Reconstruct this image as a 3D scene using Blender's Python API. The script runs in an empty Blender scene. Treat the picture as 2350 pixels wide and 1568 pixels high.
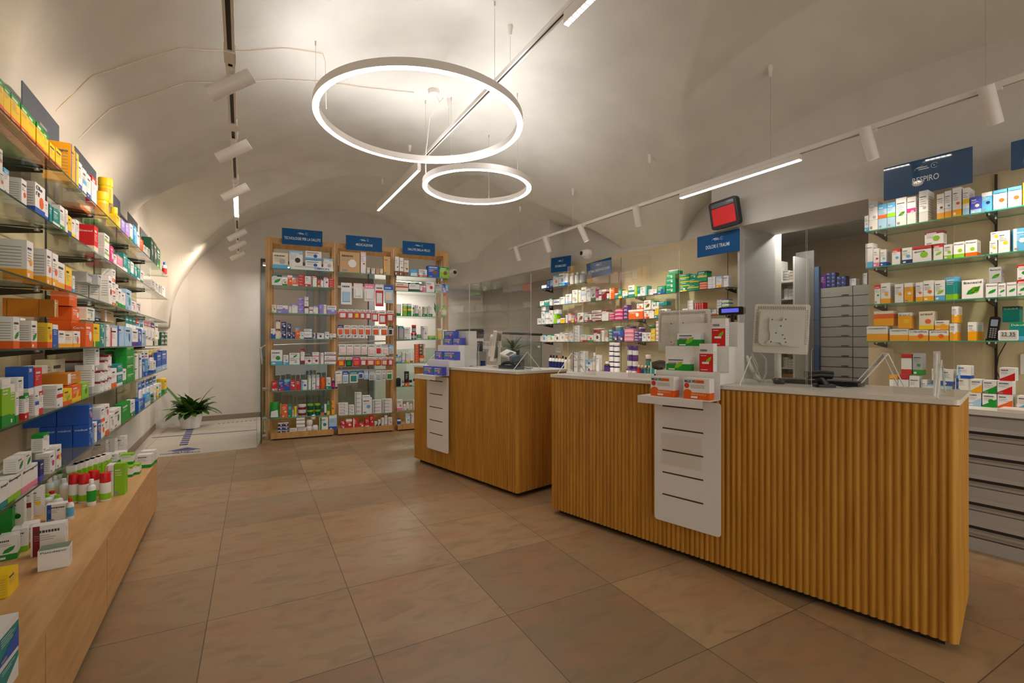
import bpy, bmesh, math, random
from math import sin, cos, pi, radians as R, sqrt, atan2, hypot
from mathutils import Matrix, Vector
random.seed(7)
sc = bpy.context.scene
col = sc.collection

# ------------------------------------------------------------------ camera, world, exposure
F = 1085.0      # focal length in pixels of the 2350 px wide frame
HZ = 789.0      # row of the horizon
EYE = 1.30      # height of the lens
cd = bpy.data.cameras.new('camera'); cam = bpy.data.objects.new('camera', cd); col.objects.link(cam)
cam.location = (0, 0, EYE); cam.rotation_euler = (R(90), 0, 0)
cd.sensor_width = 36.0; cd.lens = F * 36.0 / 2350.0; cd.shift_y = (HZ - 784.0) / 2350.0; cd.clip_start = 0.05
sc.camera = cam
sc.view_settings.view_transform = 'Standard'; sc.view_settings.look = 'None'
sc.view_settings.gamma = 1.0; sc.view_settings.use_curve_mapping = False
sc.view_settings.exposure = 1.05
wd = bpy.data.worlds.new('world'); sc.world = wd; wd.use_nodes = True
wd.node_tree.nodes['Background'].inputs[0].default_value = (1.0, 0.975, 0.94, 1)
wd.node_tree.nodes['Background'].inputs[1].default_value = 0.85  # uniform added fill; the room stays open behind the camera
sc.cycles.max_bounces = 10; sc.cycles.transparent_max_bounces = 24
sc.cycles.sample_clamp_indirect = 6.0

# ------------------------------------------------------------------ materials
def lin(c):
    c /= 255.0
    return c / 12.92 if c <= 0.04045 else ((c + 0.055) / 1.055) ** 2.4
def rgb(c): return (lin(c[0]), lin(c[1]), lin(c[2]), 1)
MC = {}
def mat(name, c, rough=0.6, metal=0.0, spec=0.5, noise=0.0, nscale=20.0, stretch=(1, 1, 1), c2=None, bump=0.0, coat=0.0):
    if name in MC: return MC[name]
    m = bpy.data.materials.new(name); m.use_nodes = True; nt = m.node_tree
    b = nt.nodes['Principled BSDF']
    b.inputs['Base Color'].default_value = rgb(c); b.inputs['Roughness'].default_value = rough
    b.inputs['Metallic'].default_value = metal; b.inputs['Specular IOR Level'].default_value = spec
    b.inputs['Coat Weight'].default_value = coat
    if noise or c2:
        tc = nt.nodes.new('ShaderNodeTexCoord'); mp = nt.nodes.new('ShaderNodeMapping'); nz = nt.nodes.new('ShaderNodeTexNoise')
        mp.inputs['Scale'].default_value = stretch; nz.inputs['Scale'].default_value = nscale; nz.inputs['Detail'].default_value = 6
        rp = nt.nodes.new('ShaderNodeMix'); rp.data_type = 'RGBA'
        a = c; d = c2 if c2 else tuple(max(0, v * (1 - noise)) for v in c)
        rp.inputs[6].default_value = rgb(a); rp.inputs[7].default_value = rgb(d)
        ms = nt.nodes.new('ShaderNodeMapRange'); ms.inputs[1].default_value = .35; ms.inputs[2].default_value = .68
        nt.links.new(tc.outputs['Object'], mp.inputs[0]); nt.links.new(mp.outputs[0], nz.inputs[0])
        nt.links.new(nz.outputs[0], ms.inputs[0]); nt.links.new(ms.outputs[0], rp.inputs[0]); nt.links.new(rp.outputs[2], b.inputs['Base Color'])
        if bump:
            bp = nt.nodes.new('ShaderNodeBump'); bp.inputs['Strength'].default_value = bump; bp.inputs['Distance'].default_value = .01
            nt.links.new(nz.outputs[0], bp.inputs['Height']); nt.links.new(bp.outputs[0], b.inputs['Normal'])
    MC[name] = m; return m
def emit(name, c, s):
    if name in MC: return MC[name]
    m = bpy.data.materials.new(name); m.use_nodes = True; b = m.node_tree.nodes['Principled BSDF']
    b.inputs['Base Color'].default_value = rgb(c); b.inputs['Emission Color'].default_value = rgb(c); b.inputs['Emission Strength'].default_value = s
    MC[name] = m; return m
def glass(name, tint, refl=1.0, haze=0.0, hazec=(230, 230, 225)):
    if name in MC: return MC[name]
    m = bpy.data.materials.new(name); m.use_nodes = True; nt = m.node_tree; nt.nodes.clear()
    o = nt.nodes.new('ShaderNodeOutputMaterial'); t = nt.nodes.new('ShaderNodeBsdfTransparent'); g = nt.nodes.new('ShaderNodeBsdfGlossy')
    lw = nt.nodes.new('ShaderNodeLayerWeight'); lw.inputs[0].default_value = .5
    pw = nt.nodes.new('ShaderNodeMath'); pw.operation = 'POWER'; pw.inputs[1].default_value = 5; nt.links.new(lw.outputs['Facing'], pw.inputs[0])
    fr = nt.nodes.new('ShaderNodeMapRange'); fr.inputs[3].default_value = .04 * refl; fr.inputs[4].default_value = .85; nt.links.new(pw.outputs[0], fr.inputs[0])
    mx = nt.nodes.new('ShaderNodeMixShader')
    t.inputs[0].default_value = rgb(tint); g.inputs['Roughness'].default_value = .02; g.inputs[0].default_value = (1, 1, 1, 1)
    nt.links.new(fr.outputs[0], mx.inputs[0]); nt.links.new(t.outputs[0], mx.inputs[1]); nt.links.new(g.outputs[0], mx.inputs[2])
    last = mx
    if haze:
        df = nt.nodes.new('ShaderNodeBsdfDiffuse'); df.inputs[0].default_value = rgb(hazec); m2 = nt.nodes.new('ShaderNodeMixShader'); m2.inputs[0].default_value = haze
        nt.links.new(mx.outputs[0], m2.inputs[1]); nt.links.new(df.outputs[0], m2.inputs[2]); last = m2
    nt.links.new(last.outputs[0], o.inputs[0]); MC[name] = m; return m

PAL = {'wh': ('white', (238, 236, 232)), 'cr': ('cream', (236, 222, 196)), 'gy': ('grey', (176, 178, 180)), 'dg': ('dark grey', (70, 72, 76)),
 'bk': ('black', (24, 24, 26)), 'rd': ('red', (214, 24, 28)), 'dr': ('maroon', (134, 22, 36)), 'pk': ('pink', (238, 130, 160)), 'mg': ('magenta', (216, 28, 122)),
 'or': ('orange', (238, 98, 14)), 'am': ('amber', (250, 172, 6)), 'ye': ('yellow', (246, 204, 8)), 'lm': ('lime', (140, 200, 20)), 'gn': ('green', (10, 150, 40)),
 'dk': ('dark green', (10, 84, 56)), 'te': ('teal', (0, 140, 136)), 'cy': ('light blue', (90, 178, 226)), 'bl': ('blue', (14, 84, 184)), 'nv': ('navy', (26, 40, 108)),
 'pu': ('purple', (84, 36, 130)), 'lv': ('lavender', (150, 128, 214)), 'br': ('brown', (130, 74, 40)), 'be': ('kraft', (206, 166, 108)), 'em': ('emerald', (0, 150, 100)),
 'pb': ('pale blue', (166, 204, 234)), 'ob': ('ochre', (204, 126, 14)), 'vi': ('violet', (78, 86, 196)), 'pp': ('pale pink', (244, 214, 214)), 'cl': ('clear', (226, 232, 234))}
def P(k): return mat('print_' + PAL[k][0].replace(' ', '_'), PAL[k][1], .45)
white = mat('white_powder_coat', (236, 232, 226), .4)
black = mat('black_plastic', (22, 22, 24), .35)
steel = mat('brushed_steel', (196, 192, 184), .35, .8)
dsteel = mat('dark_metal', (70, 64, 56), .4, .8)
inkg = mat('grey_ink', (150, 148, 146), .5)
inkd = mat('dark_ink', (60, 60, 70), .5)
inkw = mat('white_ink', (244, 244, 240), .5)
grn_edge = mat('glass_edge', (22, 62, 52), .15)
grn_edge2 = mat('glass_edge_bright', (64, 150, 118), .15)
shelf_glass = glass('shelf_glass', (240, 248, 244), .9)
plexi = glass('acrylic', (246, 247, 246), 1.1, .014)
plexi_edge = mat('acrylic_edge', (226, 224, 216), .2)
pane = glass('pane', (226, 236, 230), .9)
signblue = mat('sign_blue', (4, 78, 134), .5, spec=.2)

# ------------------------------------------------------------------ mesh collector
class MB:
    def __init__(s): s.v = []; s.f = []; s.m = []; s.mats = []; s.sm = []
    def mi(s, m):
        if m not in s.mats: s.mats.append(m)
        return s.mats.index(m)
    def add(s, vs, fs, m, smooth=False):
        o = len(s.v); s.v += [tuple(p) for p in vs]; k = s.mi(m)
        for f in fs: s.f.append([i + o for i in f]); s.m.append(k); s.sm.append(smooth)
    def box(s, x0, x1, y0, y1, z0, z1, m, mx=None):
        vs = [(x0, y0, z0), (x1, y0, z0), (x1, y1, z0), (x0, y1, z0), (x0, y0, z1), (x1, y0, z1), (x1, y1, z1), (x0, y1, z1)]
        if mx: vs = [mx @ Vector(v) for v in vs]
        s.add(vs, [(0, 3, 2, 1), (4, 5, 6, 7), (0, 1, 5, 4), (1, 2, 6, 5), (2, 3, 7, 6), (3, 0, 4, 7)], m); return s
    def rbox(s, x0, x1, y0, y1, z0, z1, m, r=.01, n=3, axis='y', mx=None):      # box with rounded corners, extruded along axis
        if axis == 'y': a0, a1, b0, b1, c0, c1 = x0, x1, z0, z1, y0, y1
        elif axis == 'z': a0, a1, b0, b1, c0, c1 = x0, x1, y0, y1, z0, z1
        else: a0, a1, b0, b1, c0, c1 = y0, y1, z0, z1, x0, x1
        pts = []
        for cx, cy, t0 in ((a1 - r, b0 + r, -90), (a1 - r, b1 - r, 0), (a0 + r, b1 - r, 90), (a0 + r, b0 + r, 180)):
            for i in range(n + 1):
                t = R(t0 + 90 * i / n); pts.append((cx + r * cos(t), cy + r * sin(t)))
        def mk(p, c): return (p[0], c, p[1]) if axis == 'y' else ((p[0], p[1], c) if axis == 'z' else (c, p[0], p[1]))
        N = len(pts); vs = [mk(p, c0) for p in pts] + [mk(p, c1) for p in pts]
        if mx: vs = [mx @ Vector(v) for v in vs]
        s.add(vs, [tuple(range(N))[::-1], tuple(range(N, 2 * N))] + [(i, (i + 1) % N, N + (i + 1) % N, N + i) for i in range(N)], m); return s
    def prism(s, pts, z0, z1, m):
        N = len(pts); s.add([(p[0], p[1], z0) for p in pts] + [(p[0], p[1], z1) for p in pts],
            [tuple(range(N))[::-1], tuple(range(N, 2 * N))] + [(i, (i + 1) % N, N + (i + 1) % N, N + i) for i in range(N)], m); return s
    def lathe(s, prof, m, n=20, cx=0, cy=0, mx=None, smooth=True):
        vs = [(cx + r * cos(2 * pi * i / n), cy + r * sin(2 * pi * i / n), z) for r, z in prof for i in range(n)]
        if mx: vs = [mx @ Vector(v) for v in vs]
        fs = [(k * n + i, k * n + (i + 1) % n, (k + 1) * n + (i + 1) % n, (k + 1) * n + i) for k in range(len(prof) - 1) for i in range(n)]
        s.add(vs, fs, m, smooth); o = len(prof) - 1
        s.add([vs[i] for i in range(n)], [tuple(range(n))[::-1]], m); s.add([vs[o * n + i] for i in range(n)], [tuple(range(n))], m); return s
    def tube(s, path, r, m, n=8, closed=False):
        pts = [Vector(p) for p in path]; L = len(pts); vs = []; up0 = None
        for i, p in enumerate(pts):
            if closed: t = pts[(i + 1) % L] - pts[i - 1]
            else: t = pts[min(i + 1, L - 1)] - pts[max(i - 1, 0)]
            t.normalize()
            up = Vector((0, 0, 1)) if abs(t.z) < .95 else Vector((1, 0, 0))
            if up0 is not None: up = up0
            a = t.cross(up)
            if a.length < 1e-4: a = t.cross(Vector((0, 1, 0)))
            a.normalize(); b = a.cross(t); up0 = b
            for k in range(n): vs.append(p + a * r * cos(2 * pi * k / n) + b * r * sin(2 * pi * k / n))
        fs = [(i * n + k, i * n + (k + 1) % n, ((i + 1) % L) * n + (k + 1) % n, ((i + 1) % L) * n + k) for i in range(L if closed else L - 1) for k in range(n)]
        s.add(vs, fs, m, True)
        if not closed: s.add(vs[:n], [tuple(range(n))[::-1]], m); s.add(vs[-n:], [tuple(range(n))], m)
        return s
    def quad(s, vs, m): s.add(vs, [tuple(range(len(vs)))], m); return s
    def build(s, name, parent=None, loc=(0, 0, 0), rz=0.0, rot=None):
        me = bpy.data.meshes.new(name); me.from_pydata(s.v, [], s.f)
        for m in s.mats: me.materials.append(m)
        me.polygons.foreach_set('material_index', s.m); me.polygons.foreach_set('use_smooth', s.sm); me.update()
        if any(s.sm):
            try: me.set_sharp_from_angle(angle=R(40))
            except Exception: pass
        o = bpy.data.objects.new(name, me); col.objects.link(o)
        o.location = loc; o.rotation_euler = rot if rot else (0, 0, rz)
        if parent: o.parent = parent
        return o
def tag(o, label, cat, group=None):
    o['label'] = label; o['category'] = cat
    if group: o['group'] = group
    return o
def struct(o): o['kind'] = 'structure'; return o
def empty(name, label, cat, loc=(0, 0, 0), rz=0.0, group=None):
    o = bpy.data.objects.new(name, None); col.objects.link(o); o.location = loc; o.rotation_euler = (0, 0, rz); o.empty_display_size = .05
    return tag(o, label, cat, group)
TXT = {}
def text(body, width, height, m, parent, loc, rot=(R(90), 0, 0), name='lettering', bold=0.0):
    """flat lettering scaled to width x height, lower-left at loc, standing in the local xz plane (faces -y)"""
    if (body, bold) not in TXT:
        cu = bpy.data.curves.new('lettering', 'FONT'); cu.body = body; cu.size = 1; cu.extrude = 0.004; cu.offset = bold
        cu.resolution_u = 3
        ob = bpy.data.objects.new('lettering', cu); me = bpy.data.meshes.new_from_object(ob); bpy.data.objects.remove(ob); TXT[(body, bold)] = me
    me = TXT[(body, bold)].copy(); xs = [v.co.x for v in me.vertices]; ys = [v.co.y for v in me.vertices]
    x0, x1, y0, y1 = min(xs), max(xs), min(ys), max(ys)
    for v in me.vertices:
        v.co.x = (v.co.x - x0) / (x1 - x0) * width; v.co.y = (v.co.y - y0) / (y1 - y0) * height; v.co.z *= .1
    me.materials.clear(); me.materials.append(m)
    o = bpy.data.objects.new(name, me); col.objects.link(o); o.location = loc; o.rotation_euler = rot; o.parent = parent
    return o

# ------------------------------------------------------------------ frames of reference: x along a wall (to the right when facing it), y into the wall
class Frame:
    def __init__(s, ox, oy, ang): s.o = (ox, oy); s.a = R(ang); s.c = cos(s.a); s.s = sin(s.a)
    def w(s, a, b, z=0.0): return (s.o[0] + a * s.c - b * s.s, s.o[1] + a * s.s + b * s.c, z)
    def along(s, px, b=0.0):
        k = (px - 1175.0) / F; x0 = s.o[0] - b * s.s; y0 = s.o[1] + b * s.c
        return (k * y0 - x0) / (s.c - k * s.s)
    def depth(s, a, b=0.0): return s.o[1] + a * s.s + b * s.c
    def z(s, py, a, b=0.0): return EYE - (py - HZ) * s.depth(a, b) / F
def ground(px, py, z=0.0):
    Y = F * (EYE - z) / (py - HZ); return ((px - 1175.0) / F * Y, Y)
LW = Frame(-0.73 * cos(R(30.42)), -0.73 * sin(R(30.42)), 90 + 30.42)         # left shelving, front edge of the shelves
RW = Frame(4.75 * cos(R(34)), 4.75 * sin(R(34)), -56.0)                       # right wall plane
UN = Frame(-3.373, 6.46, 24.6)                                                # tall back unit, front plane at its left post
BW = Frame(-5.32, 7.75, 35.8)                                                 # far wall
BC = Frame(0.305, 3.636, math.degrees(atan2(1.978 - 3.636, 1.860 - 0.305)))   # big counter
SCN = Frame(-1.081, 5.237, math.degrees(atan2(3.973 - 5.237, 0.0436 + 1.081)))  # small counter
# ------------------------------------------------------------------ large structure
TH = R(30.42); NX, NY, DX, DY = cos(TH), sin(TH), -sin(TH), cos(TH)
plaster = mat('plaster_ceiling', (224, 219, 206), .9, noise=.05, nscale=2.2, bump=.06)
plaster_wall = mat('plaster_wall', (214, 208, 198), .9, noise=.04, nscale=2.0, bump=.05)
beige_panel = mat('beige_laminate', (216, 196, 158), .55, noise=.04, nscale=3)
def brick(name, c1, c2, cm, w, h, mortar, rough, stain):
    m = bpy.data.materials.new(name); m.use_nodes = True; nt = m.node_tree; b = nt.nodes['Principled BSDF']
    tc = nt.nodes.new('ShaderNodeTexCoord'); br = nt.nodes.new('ShaderNodeTexBrick')
    br.offset = 0; br.offset_frequency = 1; br.squash = 1
    for k, v in (('Scale', 1), ('Mortar Size', mortar), ('Brick Width', w), ('Row Height', h), ('Mortar Smooth', 0), ('Bias', 0)): br.inputs[k].default_value = v
    br.inputs['Color1'].default_value = rgb(c1); br.inputs['Color2'].default_value = rgb(c2); br.inputs['Mortar'].default_value = rgb(cm)
    nt.links.new(tc.outputs['Object'], br.inputs['Vector'])
    n1 = nt.nodes.new('ShaderNodeTexNoise'); n1.inputs['Scale'].default_value = 1.7; n1.inputs['Detail'].default_value = 8; n1.inputs['Roughness'].default_value = .62
    n2 = nt.nodes.new('ShaderNodeTexNoise'); n2.inputs['Scale'].default_value = 5; n2.inputs['Detail'].default_value = 9; n2.inputs['Distortion'].default_value = 1.0
    mp = nt.nodes.new('ShaderNodeMapping'); mp.inputs['Scale'].default_value = (1, 2.2, 1)
    nt.links.new(tc.outputs['Object'], mp.inputs[0]); nt.links.new(mp.outputs[0], n1.inputs[0]); nt.links.new(mp.outputs[0], n2.inputs[0])
    def mr(src, a, bb):
        r = nt.nodes.new('ShaderNodeMapRange'); r.inputs[1].default_value = a; r.inputs[2].default_value = bb; nt.links.new(src, r.inputs[0]); return r.outputs[0]
    def mix(a, fac, c, k):
        x = nt.nodes.new('ShaderNodeMix'); x.data_type = 'RGBA'; x.inputs[7].default_value = rgb(c)
        s = nt.nodes.new('ShaderNodeMath'); s.operation = 'MULTIPLY'; s.inputs[1].default_value = k
        nt.links.new(fac, s.inputs[0]); nt.links.new(s.outputs[0], x.inputs[0]); nt.links.new(a, x.inputs[6]); return x.outputs[2]
    c = mix(br.outputs[0], mr(n1.outputs[0], .48, .68), stain[0], .55); c = mix(c, mr(n2.outputs[0], .5, .7), stain[1], .4)
    x = nt.nodes.new('ShaderNodeMix'); x.data_type = 'RGBA'; x.inputs[7].default_value = rgb(cm); nt.links.new(br.outputs[1], x.inputs[0]); nt.links.new(c, x.inputs[6])
    nt.links.new(x.outputs[2], b.inputs['Base Color'])
    rr = nt.nodes.new('ShaderNodeMapRange'); rr.inputs[3].default_value = rough - .06; rr.inputs[4].default_value = rough + .1
    nt.links.new(n2.outputs[0], rr.inputs[0]); nt.links.new(rr.outputs[0], b.inputs['Roughness'])
    MC[name] = m; return m
T = EYE / 2.066
floor_m = brick('brown_stoneware_tiles', (172, 140, 101), (143, 117, 85), (94, 78, 60), T, T, .0022, .42, ((172, 116, 78), (120, 98, 76)))
grey_m = brick('grey_stoneware_tiles', (196, 186, 172), (186, 178, 166), (140, 132, 122), 1.2, .6, .004, .45, ((176, 168, 156), (204, 196, 184)))
fo = MB()
def loc_poly(pts, o, ang):
    c, s = cos(-ang), sin(-ang); return [((x - o[0]) * c - (y - o[1]) * s, (x - o[0]) * s + (y - o[1]) * c) for x, y in pts]
FO = (-2.268 * T, 3.52 * T); FA = R(28.5)
fo.prism(loc_poly([(-7, -3), (9, -3), (9, 13), (-7, 13)], FO, FA), -.06, 0, floor_m); struct(fo.build('floor', loc=(FO[0], FO[1], 0), rz=FA))
gA = ground(325, 1055); gB = ground(590, 1028.5)
gp = [gA, gB, UN.w(-.05, .55)[:2], UN.w(4.0, .55)[:2], BW.w(6.2, .1)[:2], BW.w(-.6, .1)[:2], LW.w(5.3, .31)[:2]]
struct(MB().prism(loc_poly(gp, gB, FA), 0.0, .006, grey_m).build('floor', loc=(gB[0], gB[1], 0), rz=FA))

def mainv(s, v):
    ds = s - 1.95
    z = 3.90 - .0716 * ds ** 2.8 if ds > 0 else 2.3 + 1.6 * max(0.0, 1 - (-ds / 3.02) ** 2.3) ** .5
    if v > 7.1: z -= .42 * (v - 7.1) ** 2
    if v < -0.5: z -= .1 * (v + .5) ** 2
    return max(z, 1.5)
def arch(t, p=.5): return max(0.0, 1 - t * t) ** p
def ceil_z(x, y):
    s = NX * x + NY * y; v = DX * x + DY * y
    sr = .829 * x + .5592 * y; vr = -.5592 * x + .829 * y
    z = mainv(s, v)
    if v > 5.0: z = max(z, 1.55 + 2.33 * arch((s - 1.98) / 2.85))
    if s > 1.95:
        for c, h, ap in ((1.45, 2.32, 3.42), (6.75, 2.2, 3.30), (-3.1, 2.0, 3.4)):
            t = abs(vr - c) / h
            if t < 1: z = max(z, 2.16 + (min(3.86, ap + .42 * max(0, 4.9 - sr)) - 2.16) * arch(t, .42))
    else:
        for c, h, zs, ap in ((1.3, 2.2, 2.3, 3.2), (7.6, .98, 2.3, 3.2)):
            t = abs(v - c) / h
            if t < 1: z = max(z, zs + (min(3.76, ap + .36 * max(0, s + 1.1)) - zs) * arch(t, .38))
    if sr > 4.70 and vr > VC: z = max(z, 2.60)
    return z
VC = -RW.along(1262)
cm = MB(); st = .03; i0, i1, j0, j1 = int(-1.5 / st), int(6.6 / st), int(-3.2 / st), int(11.2 / st)
W_ = i1 - i0 + 1; vs = []; fs = []
for j in range(j0, j1 + 1):
    for i in range(i0, i1 + 1):
        s, v = i * st, j * st; x = NX * s + DX * v; y = NY * s + DY * v; vs.append((x, y, ceil_z(x, y)))
for j in range(j1 - j0):
    for i in range(W_ - 1):
        a = j * W_ + i; fs.append((a, a + W_, a + W_ + 1, a + 1))
cm.add(vs, fs, plaster, True)
me = bpy.data.meshes.new('ceiling'); me.from_pydata(cm.v, [], cm.f); me.materials.append(plaster)
me.polygons.foreach_set('use_smooth', [True] * len(cm.f)); me.update()
co = bpy.data.objects.new('ceiling', me); col.objects.link(co); struct(co)

def wall(fr, a0, a1, b0, b1, z0, z1, m, name):
    o = MB().box(0, a1 - a0, 0, b1 - b0, 0, z1 - z0, m).build(name, loc=fr.w(a0, b0, z0), rz=fr.a); return struct(o)
wall(LW, -3.2, 8.93, .31, .45, 0, 4.05, plaster_wall, 'wall_left')
c0 = LW.w(8.90, .31); MBx = MB().prism([(c0[0], c0[1] - .05), (-5.30, 7.80), (-5.45, 7.9), (c0[0] - .2, c0[1])], 0, 4.05, plaster_wall); struct(MBx.build('wall_left'))
wall(BW, -.12, 1.07, 0, .12, 0, 4.1, plaster_wall, 'wall_back')
wall(BW, 1.07, 3.13, 0, .12, 2.80, 4.1, plaster_wall, 'wall_back')
wall(BW, 3.13, 6.6, 0, .12, 0, 4.1, plaster_wall, 'wall_back')
aO0 = RW.along(1697); aO1 = RW.along(1993); aC0 = RW.along(1262); aS0 = RW.along(1075)
wall(RW, aS0 - 1.2, aC0, 0, .9, 2.53, 4.1, plaster_wall, 'wall_right')                 # above the stair recess
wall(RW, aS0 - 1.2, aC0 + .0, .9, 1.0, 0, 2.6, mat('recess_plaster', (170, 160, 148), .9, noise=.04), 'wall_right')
wall(RW, aC0, aO0 - .02, .28, .9, 0, 4.1, plaster_wall, 'wall_right')                   # behind the middle shelves
wall(RW, aO0 - .02, aO0, 0.0, .72, 0, 2.53, mat('white_jamb', (190, 186, 180), .7), 'wall_right')
wall(RW, -3.10, aO1, 0, .72, 2.53, 4.1, plaster_wall, 'wall_right')                       # lintel
wall(RW, aO1, 7.5, 0, .72, 0, 4.1, plaster_wall, 'wall_right')
struct(MB().box(0, aO0 - aC0 - .03, 0, .02, 0, 1.67, beige_panel).build('trim_1', loc=RW.w(aC0 + .01, .26, .90), rz=RW.a))
struct(MB().box(0, 5.0, 0, .02, 0, 1.64, beige_panel).build('trim_2', loc=RW.w(aO1 + .01, -.02, .88), rz=RW.a))
# joints between the laminate panels
for a in (RW.along(1425, .26), RW.along(1670, .26)): struct(MB().box(0, .006, 0, .004, 0, 1.6, inkd).build('trim_3', loc=RW.w(a, .257, .92), rz=RW.a))
# back room seen through the opening
wall(RW, aO0 - 1.5, aO1 + 1.2, 2.35, 2.45, 0, 2.7, mat('back_room_wall', (206, 178, 138), .8), 'wall_back_room')
wall(RW, aO0 - 1.6, aO0 - 1.5, .72, 2.45, 0, 2.7, plaster_wall, 'wall_back_room')
wall(RW, aO1 + 1.2, aO1 + 1.3, .72, 2.45, 0, 2.7, plaster_wall, 'wall_back_room')
wall(RW, aO0 - 1.6, aO1 + 1.3, .72, 2.45, 2.7, 2.75, plaster_wall, 'ceiling_back_room')
# skirtings
skirt = mat('taupe_skirting', (140, 122, 106), .5)
struct(MB().box(0, 6.0, 0, .012, 0, .085, skirt).build('baseboard_back', loc=BW.w(-.05, -.012, .006), rz=BW.a))
struct(MB().box(0, 3.5, 0, .012, 0, .085, skirt).build('baseboard_left', loc=LW.w(5.4, .298, .006), rz=LW.a))
# glazed partition behind the tall unit
gl = MB(); fm = mat('grey_aluminium_frame', (100, 102, 100), .45, .3); dg = mat('dark_glazing', (118, 106, 92), .18, spec=.8)  # opaque pane, its brownish reflection put into the base colour
for a in (1.07, 1.84, 2.06, 3.0): gl.box(a, a + .1, -.03, .06, 0, 2.8, fm)
gl.box(1.07, 3.13, -.03, .06, 2.70, 2.8, fm)
dr = struct(gl.build('door_1', loc=BW.w(0, 0, .006), rz=BW.a))
pn = MB().box(1.1, 3.1, .0, .02, .02, 2.72, dg).build('door_pane', dr)
ar = MB()
for k in range(15):
    a = 1.12 + k * .13
    ar.box(a, a + .12, -.004, -.001, 1.40, 1.50, mat('sticker_grey', (170, 168, 164), .5))
    ar.quad([(a + .04, -.006, 1.42), (a + .085, -.006, 1.45), (a + .04, -.006, 1.48)], inkd)
ar.build('arrow_sticker', dr)

# ------------------------------------------------------------------ floor markings
bt = mat('blue_floor_tape', (40, 60, 130), .5)
def strip(p, q, w, m):
    p = Vector(p); q = Vector(q); d = (q - p).normalized(); n = Vector((-d.y, d.x)) * w / 2
    return [(p.x - n.x, p.y - n.y, .0085), (q.x - n.x, q.y - n.y, .0085), (q.x + n.x, q.y + n.y, .0085), (p.x + n.x, p.y + n.y, .0085)]
def flat(vsl, name, label, cat, m):
    b = MB()
    for v in vsl:
        n = len(v); b.add([(x, y, .0062) for x, y, z in v] + v, [tuple(range(n, 2 * n))] + [(i, (i + 1) % n, n + (i + 1) % n, n + i) for i in range(n)], m)
    return tag(b.build(name), label, cat)
flat([strip(ground(349, 1006), ground(589, 988), .035, bt)], 'floor_tape', 'solid blue tape line across the grey tiles beside the potted fern', 'tape', bt)
A0 = Vector(ground(421, 1023)); A1 = Vector(ground(437, 985))
flat([strip(A0.lerp(A1, k / 9), A0.lerp(A1, (k + .5) / 9), .09, bt) for k in range(9)], 'floor_tape', 'dashed blue trail of short bars leading from the arrow to the tape', 'tape', bt)
flat([strip(Vector(ground(500, 974)).lerp(Vector(ground(592, 965)), k / 9), Vector(ground(500, 974)).lerp(Vector(ground(592, 965)), (k + .5) / 9), .03, bt) for k in range(9)],
     'floor_tape', 'thin dashed blue tape line nearest the far wall skirting', 'tape', bt)
ao = empty('floor_sticker', 'blue arrowhead floor sticker reading CUP INFERMERIA on the grey tiles', 'sticker', (*ground(420, 1037), .0062), R(24))
ar = MB(); ar.add([(-.17, .06, .002), (.17, .06, .002), (0, .22, .002), (-.17, .06, 0), (.17, .06, 0), (0, .22, 0)], [(0, 1, 2), (3, 4, 1, 0), (4, 5, 2, 1), (5, 3, 0, 2)], bt)
ar.box(-.11, .11, .02, .04, 0, .002, bt); ar.build('arrow_head', ao)
text('CUP', .16, .055, bt, ao, (-.08, -.06, .002), (0, 0, 0)); text('INFERMERIA', .40, .055, bt, ao, (-.2, -.13, .002), (0, 0, 0))
# ------------------------------------------------------------------ lamps
led = emit('led_diffuser', (250, 250, 255), 11.0); ledw = emit('led_louvre', (255, 250, 244), 5.0)
ledup = emit('led_upward', (250, 250, 255), 17.0)
lampw = mat('lamp_white', (232, 224, 214), .45)
def lamp_light(kind, loc, energy, parent=None, color=(1, .93, .84), **k):
    L = bpy.data.lights.new('light', kind); L.energy = energy; L.color = color
    for a, b in k.items(): setattr(L, a, b)
    o = bpy.data.objects.new('light', L); col.objects.link(o); o.location = loc
    if parent: o.parent = parent
    return o
def ring(cx, cy, z, Rr, label):
    t = empty('ring_light', label, 'lamp', (cx, cy, z), 0, 'ring pendant lights')
    n = 96; w, h = .05, .062
    def loop(prof, m, name):
        b = MB(); P_ = len(prof)
        vs = [(r * cos(2 * pi * i / n), r * sin(2 * pi * i / n), zz) for i in range(n) for r, zz in prof]
        fs = [(i * P_ + k, ((i + 1) % n) * P_ + k, ((i + 1) % n) * P_ + (k + 1) % P_, i * P_ + (k + 1) % P_) for i in range(n) for k in range(P_)]
        b.add(vs, fs, m, True); return b.build(name, t)
    loop([(Rr, 0), (Rr, h), (Rr - w, h), (Rr - w, 0), (Rr - w + .004, .004), (Rr - .004, .004)], lampw, 'housing')
    loop([(Rr - .005, -.002), (Rr - .005, .003), (Rr - w + .005, .003), (Rr - w + .005, -.002)], led, 'diffuser')
    loop([(Rr - .012, h), (Rr - .012, h + .002), (Rr - w + .012, h + .002), (Rr - w + .012, h)], ledup, 'upper_diffuser')
    return t
big = ring(-.79, 4.14, 3.215, .885, 'large round pendant ring of light hanging in mid room')
sml = ring(-.385, 5.25, 3.02, .60, 'smaller round pendant ring of light hanging beyond the large one')
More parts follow.
